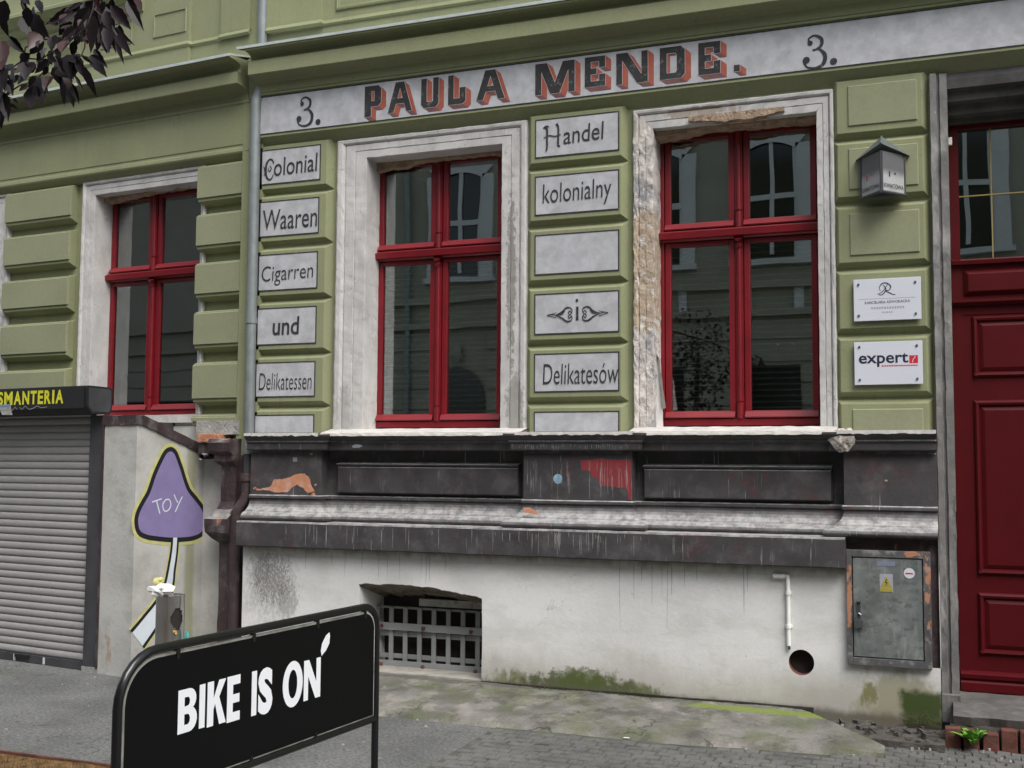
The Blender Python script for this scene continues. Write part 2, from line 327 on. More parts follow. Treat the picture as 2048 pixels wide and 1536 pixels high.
def sweep(path, prof, caps=True, seg=0, m=None):
    """plan polyline (x,y) extruded profile [(out,z)]; out is to the right of the path direction"""
    m = m or MB(); pts = [Vector((p[0], p[1])) for p in path]
    if seg:
        q = [pts[0]]
        for a, b in zip(pts, pts[1:]):
            k = max(1, int((b-a).length/seg)); q += [a+(b-a)*(i+1)/k for i in range(k)]
        pts = q
    n = len(prof); base = len(m.v)
    for i, p in enumerate(pts):
        ds = []
        if i > 0: ds.append((p-pts[i-1]).normalized())
        if i < len(pts)-1: ds.append((pts[i+1]-p).normalized())
        ns = [Vector((d.y, -d.x)) for d in ds]
        mt = ns[0] if len(ns) == 1 else (ns[0]+ns[1])/max(.2, 1+ns[0].dot(ns[1]))
        m.v += [(p.x+mt.x*o, p.y+mt.y*o, z) for o, z in prof]
    for i in range(len(pts)-1):
        a = base+i*n; b = a+n
        m.f += [(a+k, b+k, b+k+1, a+k+1) for k in range(n-1)]
    if caps:
        m.f.append(tuple(base+k for k in range(n))); m.f.append(tuple(base+(len(pts)-1)*n+k for k in range(n))[::-1])
    return m
def frame_sweep(path, prof, seg=.05, jit=0, m=None):
    """path in XZ, prof [(w,y)] w = distance to the left of the path (outward)"""
    m = m or MB(); pts = [Vector(p) for p in path]; q = [pts[0]]; corner = [0]
    for a, b in zip(pts, pts[1:]):
        k = max(1, int((b-a).length/seg)); q += [a+(b-a)*(i+1)/k for i in range(k)]
    n = len(prof); base = len(m.v)
    for i, p in enumerate(q):
        ds = []
        if i > 0: ds.append((p-q[i-1]).normalized())
        if i < len(q)-1: ds.append((q[i+1]-p).normalized())
        ns = [Vector((-d.y, d.x)) for d in ds]
        mt = ns[0] if len(ns) == 1 else (ns[0]+ns[1])/max(.2, 1+ns[0].dot(ns[1]))
        for k, (w_, y) in enumerate(prof):
            j = noise.noise(Vector((p.x*25, p.y*25, k*3.3)))*jit
            j2 = noise.noise(Vector((p.x*25+9, p.y*25, k*3.3)))*jit
            m.v.append((p.x+mt.x*(w_+j), y+j2, p.y+mt.y*(w_+j)))
    for i in range(len(q)-1):
        a = base+i*n; b = a+n
        m.f += [(a+k, b+k, b+k+1, a+k+1) for k in range(n-1)]
    return m
def thing(name, label, cat, loc=(0, 0, 0), rz=0, group=None):
    o = bpy.data.objects.new(name, None); COL.objects.link(o); o.location = loc; o.rotation_euler = (0, 0, rz)
    o.empty_display_size = .1; o['label'] = label; o['category'] = cat
    if group: o['group'] = group
    return o
def tag(o, label, cat, group=None):
    o['label'] = label; o['category'] = cat
    if group: o['group'] = group
    return o
def P_(name, parent, mesh_src, loc=None):        # a copy of a piece sharing its mesh
    o = mesh_src.copy(); COL.objects.link(o); o.parent = parent
    if loc: o.location = loc
    return o
def text_mesh(s, x0, x1, z0, z1, y, thick=0., slant=0., rise=0., spacing=1.):
    """lettering fitted in a box on the plane y (front towards -y)"""
    cu = bpy.data.curves.new('t', 'FONT'); cu.body = s; cu.offset = thick; cu.space_character = spacing; cu.resolution_u = 4
    ob = bpy.data.objects.new('t', cu); COL.objects.link(ob)
    dg = bpy.context.evaluated_depsgraph_get(); me = bpy.data.meshes.new_from_object(ob.evaluated_get(dg))
    vs = [v.co.copy() for v in me.vertices]; fs = [tuple(p.vertices) for p in me.polygons]
    bpy.data.objects.remove(ob); bpy.data.curves.remove(cu)
    ax, bx = min(v.x for v in vs), max(v.x for v in vs); ay, by = min(v.y for v in vs), max(v.y for v in vs)
    m = MB()
    for v in vs:
        u = (v.x-ax)/(bx-ax); t = (v.y-ay)/(by-ay)
        m.v.append((x0+u*(x1-x0)+slant*t, y, z0+t*(z1-z0)+rise*u))
    m.f = fs; bpy.data.meshes.remove(me)
    return m
_mic = [0.]
def stroke(pts, wd, y, m=None, n=8, close=False, dots=True):
    """painted brush line on plane y; pts (x,z), wd number or list"""
    m = m or MB(); k = len(pts); ws = wd if isinstance(wd, (list, tuple)) else [wd]*k
    # catmull-rom resample
    P = [Vector(p) for p in pts]; Q = []; W = []
    for i in range(k-1):
        a = P[max(i-1, 0)]; b = P[i]; c = P[i+1]; d = P[min(i+2, k-1)]
        for j in range(n):
            t = j/n; t2 = t*t; t3 = t2*t
            Q.append(.5*((2*b)+(c-a)*t+(2*a-5*b+4*c-d)*t2+(3*b-a-3*c+d)*t3)); W.append(ws[i]+(ws[i+1]-ws[i])*t)
    Q.append(P[-1]); W.append(ws[-1]); _mic[0] = (_mic[0]+1) % 12; yy = y-_mic[0]*.00012; base = len(m.v)
    for i, q in enumerate(Q):
        d = (Q[min(i+1, len(Q)-1)]-Q[max(i-1, 0)]).normalized(); nn = Vector((-d.y, d.x))*W[i]/2
        m.v += [(q.x+nn.x, yy, q.y+nn.y), (q.x-nn.x, yy, q.y-nn.y)]
    m.f += [(base+2*i, base+2*i+2, base+2*i+3, base+2*i+1) for i in range(len(Q)-1)]
    return m
def disc(x, z, r, y, m=None, n=14, sz=1.):
    m = m or MB(); _mic[0] = (_mic[0]+1) % 12; yy = y-_mic[0]*.00012
    return m.poly([(x+r*math.cos(2*math.pi*i/n), yy, z+r*sz*math.sin(2*math.pi*i/n)) for i in range(n)])
def fill(polys, y, m=None):
    """2-D even-odd fill of outlines (x,z) on plane y"""
    cu = bpy.data.curves.new('f', 'CURVE'); cu.dimensions = '2D'; cu.fill_mode = 'BOTH'
    for pl in polys:
        sp = cu.splines.new('POLY'); sp.points.add(len(pl)-1); sp.use_cyclic_u = True
        for i, p in enumerate(pl): sp.points[i].co = (p[0], p[1], 0, 1)
    ob = bpy.data.objects.new('f', cu); COL.objects.link(ob); dg = bpy.context.evaluated_depsgraph_get()
    me = bpy.data.meshes.new_from_object(ob.evaluated_get(dg)); m = m or MB(); b = len(m.v)
    m.v += [(v.co.x, y, v.co.y) for v in me.vertices]; m.f += [tuple(b+i for i in p.vertices) for p in me.polygons]
    bpy.data.objects.remove(ob); bpy.data.curves.remove(cu); bpy.data.meshes.remove(me); return m
ORANGE1 = [(-5.228, 1.392), (-5.172, 1.377), (-5.072, 1.402), (-5.045, 1.457), (-4.936, 1.465), (-4.873, 1.489), (-4.829, 1.505), (-4.757, 1.506), (-4.712, 1.468), (-4.692, 1.407), (-4.665, 1.368), (-4.736, 1.352), (-4.772, 1.39), (-4.827, 1.42), (-4.871, 1.396), (-4.916, 1.357), (-5.025, 1.355), (-5.108, 1.37), (-5.209, 1.368)]
RED1 = [(-2.472, 1.62), (-2.322, 1.632), (-2.094, 1.626), (-2.09, 1.344), (-2.112, 1.344), (-2.123, 1.421), (-2.23, 1.441), (-2.322, 1.439), (-2.341, 1.489), (-2.397, 1.517), (-2.386, 1.546), (-2.461, 1.552)]
ORANGE2 = [(-2.877, 1.275), (-2.839, 1.28), (-2.794, 1.267), (-2.756, 1.243), (-2.779, 1.232), (-2.869, 1.243)]
def wm(o):
    m = Matrix.LocRotScale(o.location, o.rotation_euler, o.scale)
    return (wm(o.parent) @ o.matrix_parent_inverse @ m) if o.parent else m
def W(o):                       # vertices of o are given in world coordinates
    o.matrix_parent_inverse = wm(o.parent).inverted(); return o
def remap(m, f): m.v = [tuple(f(*p)) for p in m.v]; return m

# ================================================================== the setting
g = MB(); g.poly([(-60, -60, -.102), (60, -60, -.102), (60, 40, -.102), (-60, 40, -.102)])
g.build('ground', asphalt, kind='structure')
g = MB(); g.box(-60, 60, -14.2, -9.0, -.25, -.098); g.build('road', asphalt, kind='structure')
g = MB(); g.box(-60, 60, -9.0, -8.85, -.2, -.02); g.build('kerb', sett, kind='structure')
# apron of old concrete sloping down from the wall
ap = MB(); nx, ny = 150, 16
for i in range(nx+1):
    x = -5.25+(4.87)*i/nx
    yt = -.14 if x < -1.0 else -.14-.62*((x+1.0)/.62)**1.15
    yb = -1.02+.04*noise.noise(Vector((x*1.3, 5, 0)))+.14*max(0, (x+1.5))*.9
    if x > -.42: yb = min(yb, yt-.02)
    for j in range(ny+1):
        t = j/ny; y = yt+(yb-yt)*t; drop = min(1, (-.14-y)/.85)
        z = .012-.085*drop + .012*noise.noise(Vector((x*3, y*3, 0)))+.007*noise.noise(Vector((x*11, y*11, 2)))
        if j == ny: z = -.105
        ap.v.append((x, y, z))
for i in range(nx):
    for j in range(ny):
        a = i*(ny+1)+j; ap.f.append((a, a+1, a+ny+2, a+ny+1))
i0 = len(ap.v)
ap.smooth = True
ap.build('concrete_apron', apronm, kind='structure')
# setts
js = MB(); js.poly([(-2.75, -3.4, -.0985), (2.4, -3.4, -.0985), (2.4, -.2, -.0985), (-2.75, -.2, -.0985)]); js.build('sett_bedding', joint, kind='structure')
sroot = bpy.data.objects.new('sett_paving', None); COL.objects.link(sroot); sroot['kind'] = 'structure'
smesh = []
for k in range(6):
    s = MB(); h = .038+.002*(k % 3); hh = .040
    s.v = [(-h, -hh, 0), (h, -hh, 0), (h, hh, 0), (-h, hh, 0)]+[(x*.90+random.uniform(-.003, .003), y*.90+random.uniform(-.003, .003), .008+random.uniform(-.002, .002)) for x, y in ((-h, -hh), (h, -hh), (h, hh), (-h, hh))]
    s.f = [(4, 5, 6, 7), (0, 1, 5, 4), (1, 2, 6, 5), (2, 3, 7, 6), (3, 0, 4, 7)]
    o = s.build('sett', sett, sroot, smooth=False); smesh.append(o.data); bpy.data.objects.remove(o)
cand = []
for r_ in range(38):
    y = -.42-r_*.088
    for c_ in range(44):
        x = -2.7+c_*.086+(.043 if r_ % 2 else 0)+random.uniform(-.005, .005)
        if x > 1.0: continue
        lim = -1.06+.13*max(0, x+1.5) if x < -.40 else -.50
        if y > lim: continue
        front = -1.95+(x+2.31)*.416
        cand.append((abs(y-lim) + (2 if y < front-.1 else 0), x, y))
cand.sort(); rest = MB()
for q, (d_, x, y) in enumerate(cand):
    jz = random.uniform(-.003, .003); rz = random.uniform(-.06, .06)
    if q < 290:
        o = bpy.data.objects.new('sett', smesh[q % 6]); COL.objects.link(o); o.parent = sroot
        o.location = (x, y+random.uniform(-.003, .003), -.098+jz); o.rotation_euler = (0, 0, rz)
    else:
        me = smesh[q % 6]; b = len(rest.v); rest.v += [(v.co.x+x, v.co.y+y, v.co.z-.098+jz) for v in me.vertices]
        rest.f += [tuple(b+i for i in p.vertices) for p in me.polygons]
rest.build('far_setts', sett, sroot, kind='stuff', smooth=False)
# rubble beside the step
rb = MB()
for k in range(70):
    x = random.uniform(-.80, -.06); y = random.uniform(-.60, -.2)
    if y < -.30-(x+.8)*.6: continue
    a = random.uniform(.015, .04); zz = -.085+random.uniform(0, .035)
    m_ = MB().box(-a, a, -a*.6, a*.6, -.02, .02); c, s_ = math.cos(k), math.sin(k)
    b = len(rb.v); rb.v += [(x+p[0]*c-p[1]*s_, y+p[0]*s_+p[1]*c, zz+p[2]+p[0]*.2) for p in m_.v]; rb.f += [tuple(b+i for i in f) for f in m_.f]
rb.box(-.95, -.05, -.62, -.14, -.12, -.055)
rb.build('broken_footing_rubble', mat('rubble_dirt', (.075, .068, .06), .95, .4, 14, .9, 50, .01), kind='stuff', jit=.012)

# ================================================================== right hand building
B = thing('tenement_building', 'green stuccoed old house front with two red windows and a dark peeling plinth', 'building', (-2.6, 0, 0))
def bb(m, name, mt, par=None, **kw): return W(m.build(name, mt, par or B, **kw))
wl = MB()
for x0, x1 in ((-5.33, -4.335), (-3.15, -1.97), (-.80, .042)): wl.box(x0, x1, .05, .42, 1.3, 4.33)
wl.box(-4.335, -3.15, .05, .42, 4.10, 4.33).box(-1.97, -.80, .05, .42, 4.10, 4.33)
wl.box(-4.335, -3.15, .08, .42, 1.3, 1.80).box(-1.97, -.80, .08, .42, 1.3, 1.80)
bb(wl, 'wall', green)
bb(MB().box(-5.33, 8, .003, .42, 4.33, 12.5), 'upper_wall', green)
bb(MB().box(1.5, 8, .0, .42, -.1, 4.33), 'wall', green)
# frieze and cornice
bb(sweep([(-5.33, -.04), (8, -.04)], [(-.2, 4.216), (-.088, 4.216), (0, 4.298), (0, 4.648), (.012, 4.65), (.012, 4.668), (-.2, 4.67)]), 'frieze', green)
bb(sweep([(-5.33, -.04), (8, -.04)], [(-.2, 4.672), (.014, 4.672), (.018, 4.705), (.03, 4.738), (.055, 4.762), (.095, 4.776), (.135, 4.781), (.150, 4.781), (.154, 4.786), (.154, 4.895), (.115, 4.898), (.112, 4.925), (.118, 4.945), (.135, 4.958), (.165, 4.966), (.212, 4.970), (.212, 4.992), (-.2, 5.03)]), 'cornice', green)
bb(sweep([(-5.40, -.04), (8, -.04)], [(.20, 4.990), (.222, 4.984), (.224, 5.006), (.2, 5.012), (-.04, 5.06), (-.04, 5.05)]), 'gutter_edge', zincedge)
def spikes(x0, x1, y, z, f=lambda x, y, z: (x, y, z)):
    m = MB(); n = int((x1-x0)/.035)
    for k in range(n):
        x = x0+(x1-x0)*k/n
        for s in (-1, 1):
            a = Vector((x, y, z)); b = Vector((x+s*random.uniform(.01, .035), y-.03-random.uniform(0, .03), z+random.uniform(.09, .13)))
            m.v += [f(*(a+Vector((-.0012, 0, 0)))), f(*(a+Vector((.0012, 0, 0)))), f(*b)]; i = len(m.v)-3; m.f.append((i, i+1, i+2))
    return m
bb(spikes(-5.3, 3, -.06, 5.05), 'bird_spikes', zinc, kind='stuff')
# upper storey: plinth band, bead, pilaster base, panel frames
bead = [(0, 5.185), (.012, 5.19), (.018, 5.20), (.012, 5.212), (.006, 5.222), (0, 5.235)]
bb(sweep([(-5.33, 0), (-5.30, 0), (-5.30, -.035), (-4.74, -.035), (-4.74, 0), (8, 0)], bead), 'bead_moulding', green, smooth=True)
bb(MB().box(-5.298, -4.742, -.032, .1, 5.19, 12), 'pilaster', green)
for x0, x1 in ((-4.62, -2.2), (-1.9, 1.2)):
    bb(frame_sweep([(x0, 6.2), (x0, 5.30), (x1, 5.30), (x1, 6.2)], [(0, .0), (.004, -.012), (.016, -.016), (.022, -.004), (.034, -.004), (.038, .0)], .5), 'panel_frame', green, smooth=True)
# rusticated blocks
T = [4.193, 3.756, 3.308, 2.860, 2.410, 1.978]; Bt = [3.904, 3.463, 3.010, 2.560, 2.129, 1.86]
def blocks(x0, x1, l, r, par, yf=0., yb=.052, T=T, Bt=Bt, last=1.80, mt=green, f=bb):
    for k in range(len(T)):
        t = T[k]+.03; b = Bt[k]-.04
        if k == len(T)-1: f(MB().frustum(x0, x1, last, t, yf, yb, l, r, 0, .036), 'block', mt, par, bevel=.003)
        else: f(MB().frustum(x0, x1, b, t, yf, yb, l, r, .037, .036), 'block', mt, par, bevel=.003)
blocks(-5.33, -4.685, 0, .05, B)
blocks(-2.905, -2.20, .045, .045, B)
blocks(-.665, -.118, .035, .04, B)
for k in range(6):
    zt, zb = T[k]-.01, (Bt[k]+.01 if k < 5 else 1.82)
    if k in (3, 4): continue
    xo = .012
    bb(MB().frustum(-.600+xo, -.165+xo, zb, zt, -.010, .0, .007, .007, .007, .007), 'raised_panel', green_panel)
# window casings
prof = [(0, .26), (0, .032), (.004, .028), (.085, .026), (.090, .034), (.096, .024), (.165, .022), (.171, .034), (.182, .018), (.196, .010), (.225, .008), (.237, .014), (.245, .05)]
def casing_(x0, x1, zt, zb, wl_, wr, top, par, mt, mtl=None, yo=0, jit=.0035, f=bb):
    def P(s): return [(a*s/.245, b+yo) for a, b in prof]
    xl = x0; out = []
    hs_ = top/.245
    for nm, path, s, mm, cut in (('casing_jamb', [(xl, zb), (xl, zt)], wl_, mtl or mt, 'l'), ('casing_jamb', [(x1, zt), (x1, zb)], wr, mt, 'r'), ('casing_lintel', [(x0, zt), (x1, zt)], top, mt, 't')):
        m = frame_sweep(path, P(s), .045, .010 if (mtl and cut == 'l') else jit)
        n = len(prof)
        # mitre: shear the ends so that jambs and lintel meet
        for i, v in enumerate(m.v):
            k = i % n; wv = P(s)[k][0]
            if cut == 't':
                if i < n: m.v[i] = (v[0]-P(wl_)[k][0], v[1], v[2])
                if i >= len(m.v)-n: m.v[i] = (v[0]+P(wr)[k][0], v[1], v[2])
            else:
                if (cut == 'l' and i >= len(m.v)-n) or (cut == 'r' and i < n): m.v[i] = (v[0], v[1], zt+P(top)[k][0])
        f(m, nm, mm, par)
WIN = {}
def window(par, x0, x1, z0, z1, y, label=None, f=bb, ztr=3.285, mull=None):
    """red two-over-two casement: frame, sashes, transom, half-round mullion, panes"""
    w_ = f(MB().box(x0, x0+.036, y, y+.07, z0, z1).box(x1-.036, x1, y, y+.07, z0, z1).box(x0+.036, x1-.036, y, y+.07, z1-.05, z1).box(x0+.036, x1-.036, y-.005, y+.07, z0, z0+.05), 'window', redpaint, par, bevel=.004)
    if label: w_['label'] = label
    xm = (x0+x1)/2 if mull is None else mull
    tr = sweep([(x0, y), (x1, y)], [(-.06, ztr-.045), (.0, ztr-.045), (.012, ztr-.035), (.05, ztr-.03), (.055, ztr+.015), (.03, ztr+.022), (.025, ztr+.03), (-.06, ztr+.035)])
    f(tr, 'transom', redpaint, w_)
    for lo, hi, tag_ in ((z0+.05, ztr-.045, 0), (ztr+.035, z1-.05, 1)):
        f(MB().box(xm-.028, xm+.028, y+.004, y+.07, lo, hi), 'mullion', redpaint, w_)
        n = 9; c = MB(); c.tube([(xm, y+.004, lo), (xm, y+.004, hi)], .019, n)
        if tag_ == 0: c.tube([(xm, y-.002, hi-.07), (xm, y-.006, hi-.055), (xm, y-.002, hi-.05)], [.022, .028, .022], n); c.tube([(xm, y-.004, hi-.025), (xm, y-.02, hi)], [.022, .036], n)
        zz = lo+.13
        c.tube([(xm, y, zz-.004), (xm, y, zz+.004)], .025, n); c.tube([(xm, y, zz-.13), (xm, y, zz-.02)], .024, n)
        f(c, 'mullion_column', redpaint, w_)
        for a, b in ((x0+.036, xm-.028), (xm+.028, x1-.036)):
            g_ = .004; s = MB(); sw = .048; ya = y+.012
            s.box(a+g_, a+sw, ya, ya+.05, lo+g_, hi-g_).box(b-sw, b-g_, ya, ya+.05, lo+g_, hi-g_).box(a+sw, b-sw, ya, ya+.05, lo+g_, lo+sw+.01).box(a+sw, b-sw, ya, ya+.05, hi-sw+.01, hi-g_)
            f(s, 'sash', redpaint, w_, bevel=.005)
            f(sweep([(a+.008, ya), (b-.008, ya)], [(-.002, lo+.012), (.03, lo+.006), (.034, lo+.014), (.010, lo+.05), (-.002, lo+.056)]), 'weather_bar', redbright, w_)
            f(MB().box(a+sw, b-sw, ya+.024, ya+.028, lo+sw+.01, hi-sw+.01), 'pane', glass, w_)
    return w_
window(B, -4.375, -3.20, 1.878, 4.10, .25, 'red window left of the column of Polish words')
window(B, -1.975, -.795, 1.878, 4.09, .25, 'red window beside the peeled sandy jamb')
casing_(-4.33, -3.155, 4.05, 1.80, .27, .215, .165, B, casing)
casing_(-1.965, -.806, 4.045, 1.80, .15, .118, .15, B, casing, casing_w3, jit=.004)
bb(frame_sweep([(-1.945, 1.86), (-1.965, 2.4), (-1.915, 2.0)], [(-.02, .15), (.02, .1)], .05, .01), 'torn_plaster', casing)
# reveals
for x0, x1 in ((-4.335, -3.15), (-1.97, -.80)):
    bb(MB().box(x0-.003, x0+.002, .06, .33, 1.8, 4.1).box(x1-.002, x1+.003, .06, .33, 1.8, 4.1).box(x0, x1, .06, .33, 4.052, 4.058), 'reveal', casing, jit=.002)
# torn render hanging over the heads of the frames
def ragged(x0, x1, zt, ya, yb, fn, mt, f=bb, par=None):
    m = MB(); n = 46
    for i in range(n+1):
        t = i/n; x = x0+(x1-x0)*t; z = zt-fn(t)-.012*noise.noise(Vector((x*22, 3, zt)))-.02*noise.noise(Vector((x*6, 1, zt)))
        m.v += [(x, ya, zt), (x, ya, z), (x, yb, z-.01), (x, yb, zt)]
    for i in range(n):
        a = i*4; m.f += [(a+k, a+k+1, a+5+k, a+4+k) for k in range(3)]
    return f(m, 'torn_render', mt, par or B)
ragged(-1.96, -.81, 4.06, .10, .235, lambda t: .015+.055*(1-min(1, t*3))+.02*t, tan_render)
ragged(-4.33, -3.16, 4.06, .20, .244, lambda t: .025+.05*(1-min(1, t*2.2)), tan_render)
ragged(-1.7, -1.02, 4.10, .005, .05, lambda t: .03+.03*math.sin(3.1*t), tan_render)
# sills
for x0, x1 in ((-4.61, -2.93), (-2.11, -.69)):
    m = MB(); n = 40; pr = [(.30, 1.872), (.03, 1.862), (-.14, 1.826), (-.2, 1.818), (-.205, 1.80)]
    for i in range(n+1):
        x = x0+(x1-x0)*i/n
        for k, (y, z) in enumerate(pr): m.v.append((x, y+.008*noise.noise(Vector((x*14, k, 0))), z+.006*noise.noise(Vector((x*12, k*2, 4)))))
    for i in range(n): m.f += [(i*5+k, i*5+k+1, i*5+6+k, i*5+5+k) for k in range(4)]
    bb(m, 'window_sill', sill_white)
# plinth
XL = -5.27
def plan(yr, yp, e=0.): return [(XL, yp), (-4.615+e, yp), (-4.615+e, yr), (-2.91-e, yr), (-2.91-e, yp), (-2.085+e, yp), (-2.085+e, yr), (-.648-e, yr), (-.648-e, yp), (-.068, yp)]
bb(sweep(plan(-.085, -.125, .03), [(-.3, 1.690), (.045, 1.690), (.052, 1.70), (.052, 1.742), (.06, 1.748), (.064, 1.757), (.06, 1.766), (.068, 1.772), (.088, 1.79), (.095, 1.80), (.095, 1.815), (-.3, 1.82)], seg=.12), 'plinth_cap', dark, jit=.0018)
bb(MB().box(XL, -.068, -.0, .4, 1.1, 1.70), 'plinth_wall', dark)
for x0, x1 in ((XL, -4.615), (-2.91, -2.085), (-.648, -.068)):
    bb(MB().frustum(x0+.004, x1-.004, 1.335, 1.672, -.122, -.10, .004, .004, .0, .02).box(x0, x1, -.10, .0, 1.3, 1.692), 'plinth_pier', dark, jit=.0012)
for x0, x1 in ((-4.50, -2.98), (-2.015, -.735)):
    bb(MB().frustum(x0, x1, 1.362, 1.560, -.055, .0, .015, .015, .012, .015), 'plinth_panel', dark, bevel=.004)
    bb(sweep([(x0-.01, 0), (x1+.01, 0)], [(0, 1.565), (.06, 1.572), (.066, 1.584), (.03, 1.592), (0, 1.60)]), 'plinth_bead', dark)
pb = [(-.1, 1.335), (.004, 1.335), (.012, 1.328), (.012, 1.308), (.0, 1.302), (.002, 1.28), (.008, 1.26), (.019, 1.240), (.036, 1.223), (.058, 1.210), (.063, 1.202), (.082, 1.199), (.105, 1.190), (.121, 1.174), (.127, 1.156), (.122, 1.141), (.110, 1.133), (-.1, 1.132)]
bb(sweep(plan(-.02, -.122), pb, seg=.12), 'base_moulding', dark, smooth=True, jit=.0015)
bb(sweep([(-5.28, -.16), (-.632, -.16)], [(-.1, .925), (.112, .930), (.122, .94), (.122, 1.118), (.115, 1.13), (-.1, 1.137)], seg=.08), 'plinth_band', dark, jit=.003)
# lower wall with its two openings
cel = [(-4.20, .02), (-4.215, .3), (-4.225, .655)]
n = 44
for i in range(n+1):
    t = i/n; x = -4.225+1.02*t; z = .665+.035*math.sin(min(1, t*1.1)*2.2)-.085*t**1.8+.010*noise.noise(Vector((x*9, 0, 0)))+.006*noise.noise(Vector((x*31, 0, 0)))
    cel.append((x, z))
cel += [(-3.20, .3), (-3.205, .02)]
holec = [(-.926+.082*math.cos(2*math.pi*i/32), .303+.083*math.sin(2*math.pi*i/32)) for i in range(32)]
low = fill([[(-5.28, -.15), (-.066, -.15), (-.066, .325), (-.63, .325), (-.63, .93), (-5.28, .93)], cel, holec], -.18)
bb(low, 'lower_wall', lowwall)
bb(MB().box(-5.28, -4.8, -.175, .1, -.15, .93).box(-3.0, -1.2, -.175, .1, -.15, .93), 'lower_wall', lowwall)
bb(MB().box(-.066-.004, -.066, -.18, .1, -.1, 1.13), 'lower_wall', lowwall)
bb(MB().box(-.632, -.066, -.150, -.02, .20, 1.14), 'meter_niche_wall', dark_old)
def reveal(pts, y0, y1, name, mt, closed=True, jit=0):
    m = MB(); n = len(pts)
    for x, z in pts: m.v += [(x, y0, z), (x, y1, z)]
    for i in range(n if closed else n-1): j = (i+1) % n; m.f.append((2*i, 2*j, 2*j+1, 2*i+1))
    return bb(m, name, mt, jit=jit)
reveal([cel[0], cel[1], cel[2]], -.18, .22, 'opening_reveal', lowwall, False)
reveal([cel[-1], cel[-2], cel[-3]], -.18, .22, 'opening_reveal', lowwall, False)
reveal([cel[0], cel[-1]], -.18, .22, 'opening_reveal', lowwall, False)
sf = MB(); top = cel[2:-2]
for x, z in top:
    d = .022+.012*noise.noise(Vector((x*14, 7, 0))); e = .012*noise.noise(Vector((x*23, 2, 0)))
    sf.v += [(x, -.1805, z+.001), (x, -.17, z-d*.5), (x, -.15+e, z-d), (x, .22, z-.13+e*2)]
for i in range(len(top)-1): a = 4*i; sf.f += [(a+k, a+k+1, a+k+5, a+k+4) for k in range(3)]
bb(sf, 'opening_head', mat('damp_render', (.17, .15, .12), .95, .35, 8, .8, 40, .012, layers=[('noise', (.07, .075, .05), 9, .52, .08, (1, 1, 1), .7)]))
bb(MB().box(-3.85, -3.2, .10, .2, .49, .545), 'timber_lintel', greyrender)
reveal(holec, -.18, -.03, 'vent_lining', terracotta)
bb(MB().poly([(x, -.10, z) for x, z in holec]), 'vent_back', blackhole)  # black disc painted in for the shade deep in the vent
bb(MB().box(-4.4, -3.0, .22, 1.2, -.3, 1.0), 'cellar_shade', blackhole)  # black box face stands in for the unlit cellar
gr = bb(MB().box(-4.28, -3.19, .112, .125, .458, .475), 'grille', bars_m)
for k in range(8):
    x = -4.213+k*.1225
    bb(MB().box(x-.018, x+.018, .10, .111, .0, .47), 'bar', bars_m, gr)
for z0, z1, yy in ((.295, .352, .075), (-.0, .062, .075), (.245, .285, .115), (.075, .11, .115)):
    bb(MB().box(-4.25, -3.20, yy, yy+.012, z0, z1), 'cross_bar', bars_m, gr, bevel=.002)
for x, z in ((-4.16, .325), (-3.80, .322), (-3.40, .32), (-4.16, .03), (-3.80, .03), (-3.36, .028)):
    bb(MB().tube([(x, .073, z), (x+.01, .05, z-.002)], [.017, .01], 7), 'bolt', brickm, gr)
# door casing, lintel, door
bb(frame_sweep([(.040, .0), (.040, 4.21)], [(0, .32), (0, .015), (.045, .010), (.052, .026), (.064, .026), (.068, -.008), (.105, -.012), (.112, .05)], .06, .005), 'door_casing', greystone)
bb(MB().box(-.075, .045, -.06, .0, -.03, .14), 'casing_foot', greystone, jit=.006)
bb(sweep([(.0, 0), (3, 0)], [(-.4, 3.93), (-.25, 3.93), (-.25, 3.96), (-.18, 3.97), (-.17, 4.03), (-.10, 4.04), (-.09, 4.10), (-.04, 4.11), (-.035, 4.17), (-.05, 4.215), (-.4, 4.215)]), 'door_lintel', mat('sooty_lintel', (.085, .082, .08), .9, .3, 5, .5, 40, .005))  # mouldings coloured darker than the door casing
D_ = bb(MB().box(.045, .105, .30, .38, .11, 4.0).box(.105, 1.5, .30, .38, 3.90, 4.0).box(.105, 1.5, .31, .38, .11, 2.62).box(.105, 1.5, .305, .38, 2.62, 3.0), 'door', reddoor, label='dark red panelled double door with glazed fanlight')
bb(sweep([(.05, .30), (1.5, .30)], [(-.02, 2.955), (.03, 2.96), (.034, 2.985), (.0, 3.0), (-.02, 3.0)]), 'door_rail', reddoor, D_)
bb(sweep([(.05, .30), (1.5, .30)], [(-.02, 2.675), (.02, 2.68), (.045, 2.70), (.045, 2.72), (-.02, 2.725)]), 'door_rail', reddoor, D_)
bb(MB().frustum(.15, 1.45, 2.775, 2.895, .275, .305, .035, .035, .03, .03), 'door_panel', reddoor, D_, bevel=.004)
for z0, z1 in ((2.20, 2.60), (.885, 2.03), (.36, .75)):
    bb(frame_sweep([(.175, z0), (.175, z1), (.62, z1), (.62, z0), (.175, z0)], [(-.03, .31), (-.022, .292), (-.008, .288), (.004, .298), (.01, .31)], .5), 'panel_moulding', reddoor, D_)
    bb(MB().frustum(.235, .56, z0+.06, z1-.06, .298, .311, .03, .03, .03, .03), 'door_panel', reddoor, D_)
bb(sweep([(.05, .30), (1.5, .30)], [(-.02, .115), (.03, .115), (.03, .17), (.015, .185), (.03, .20), (.035, .225), (.01, .24), (-.02, .25)]), 'kick_rail', reddoor, D_)
fl = bb(MB().box(.105, .9, .345, .35, 3.0, 3.90), 'fanlight_pane', glass, D_)
bb(MB().box(.307, .315, .335, .343, 3.0, 3.9), 'glazing_bar', goldm, D_)
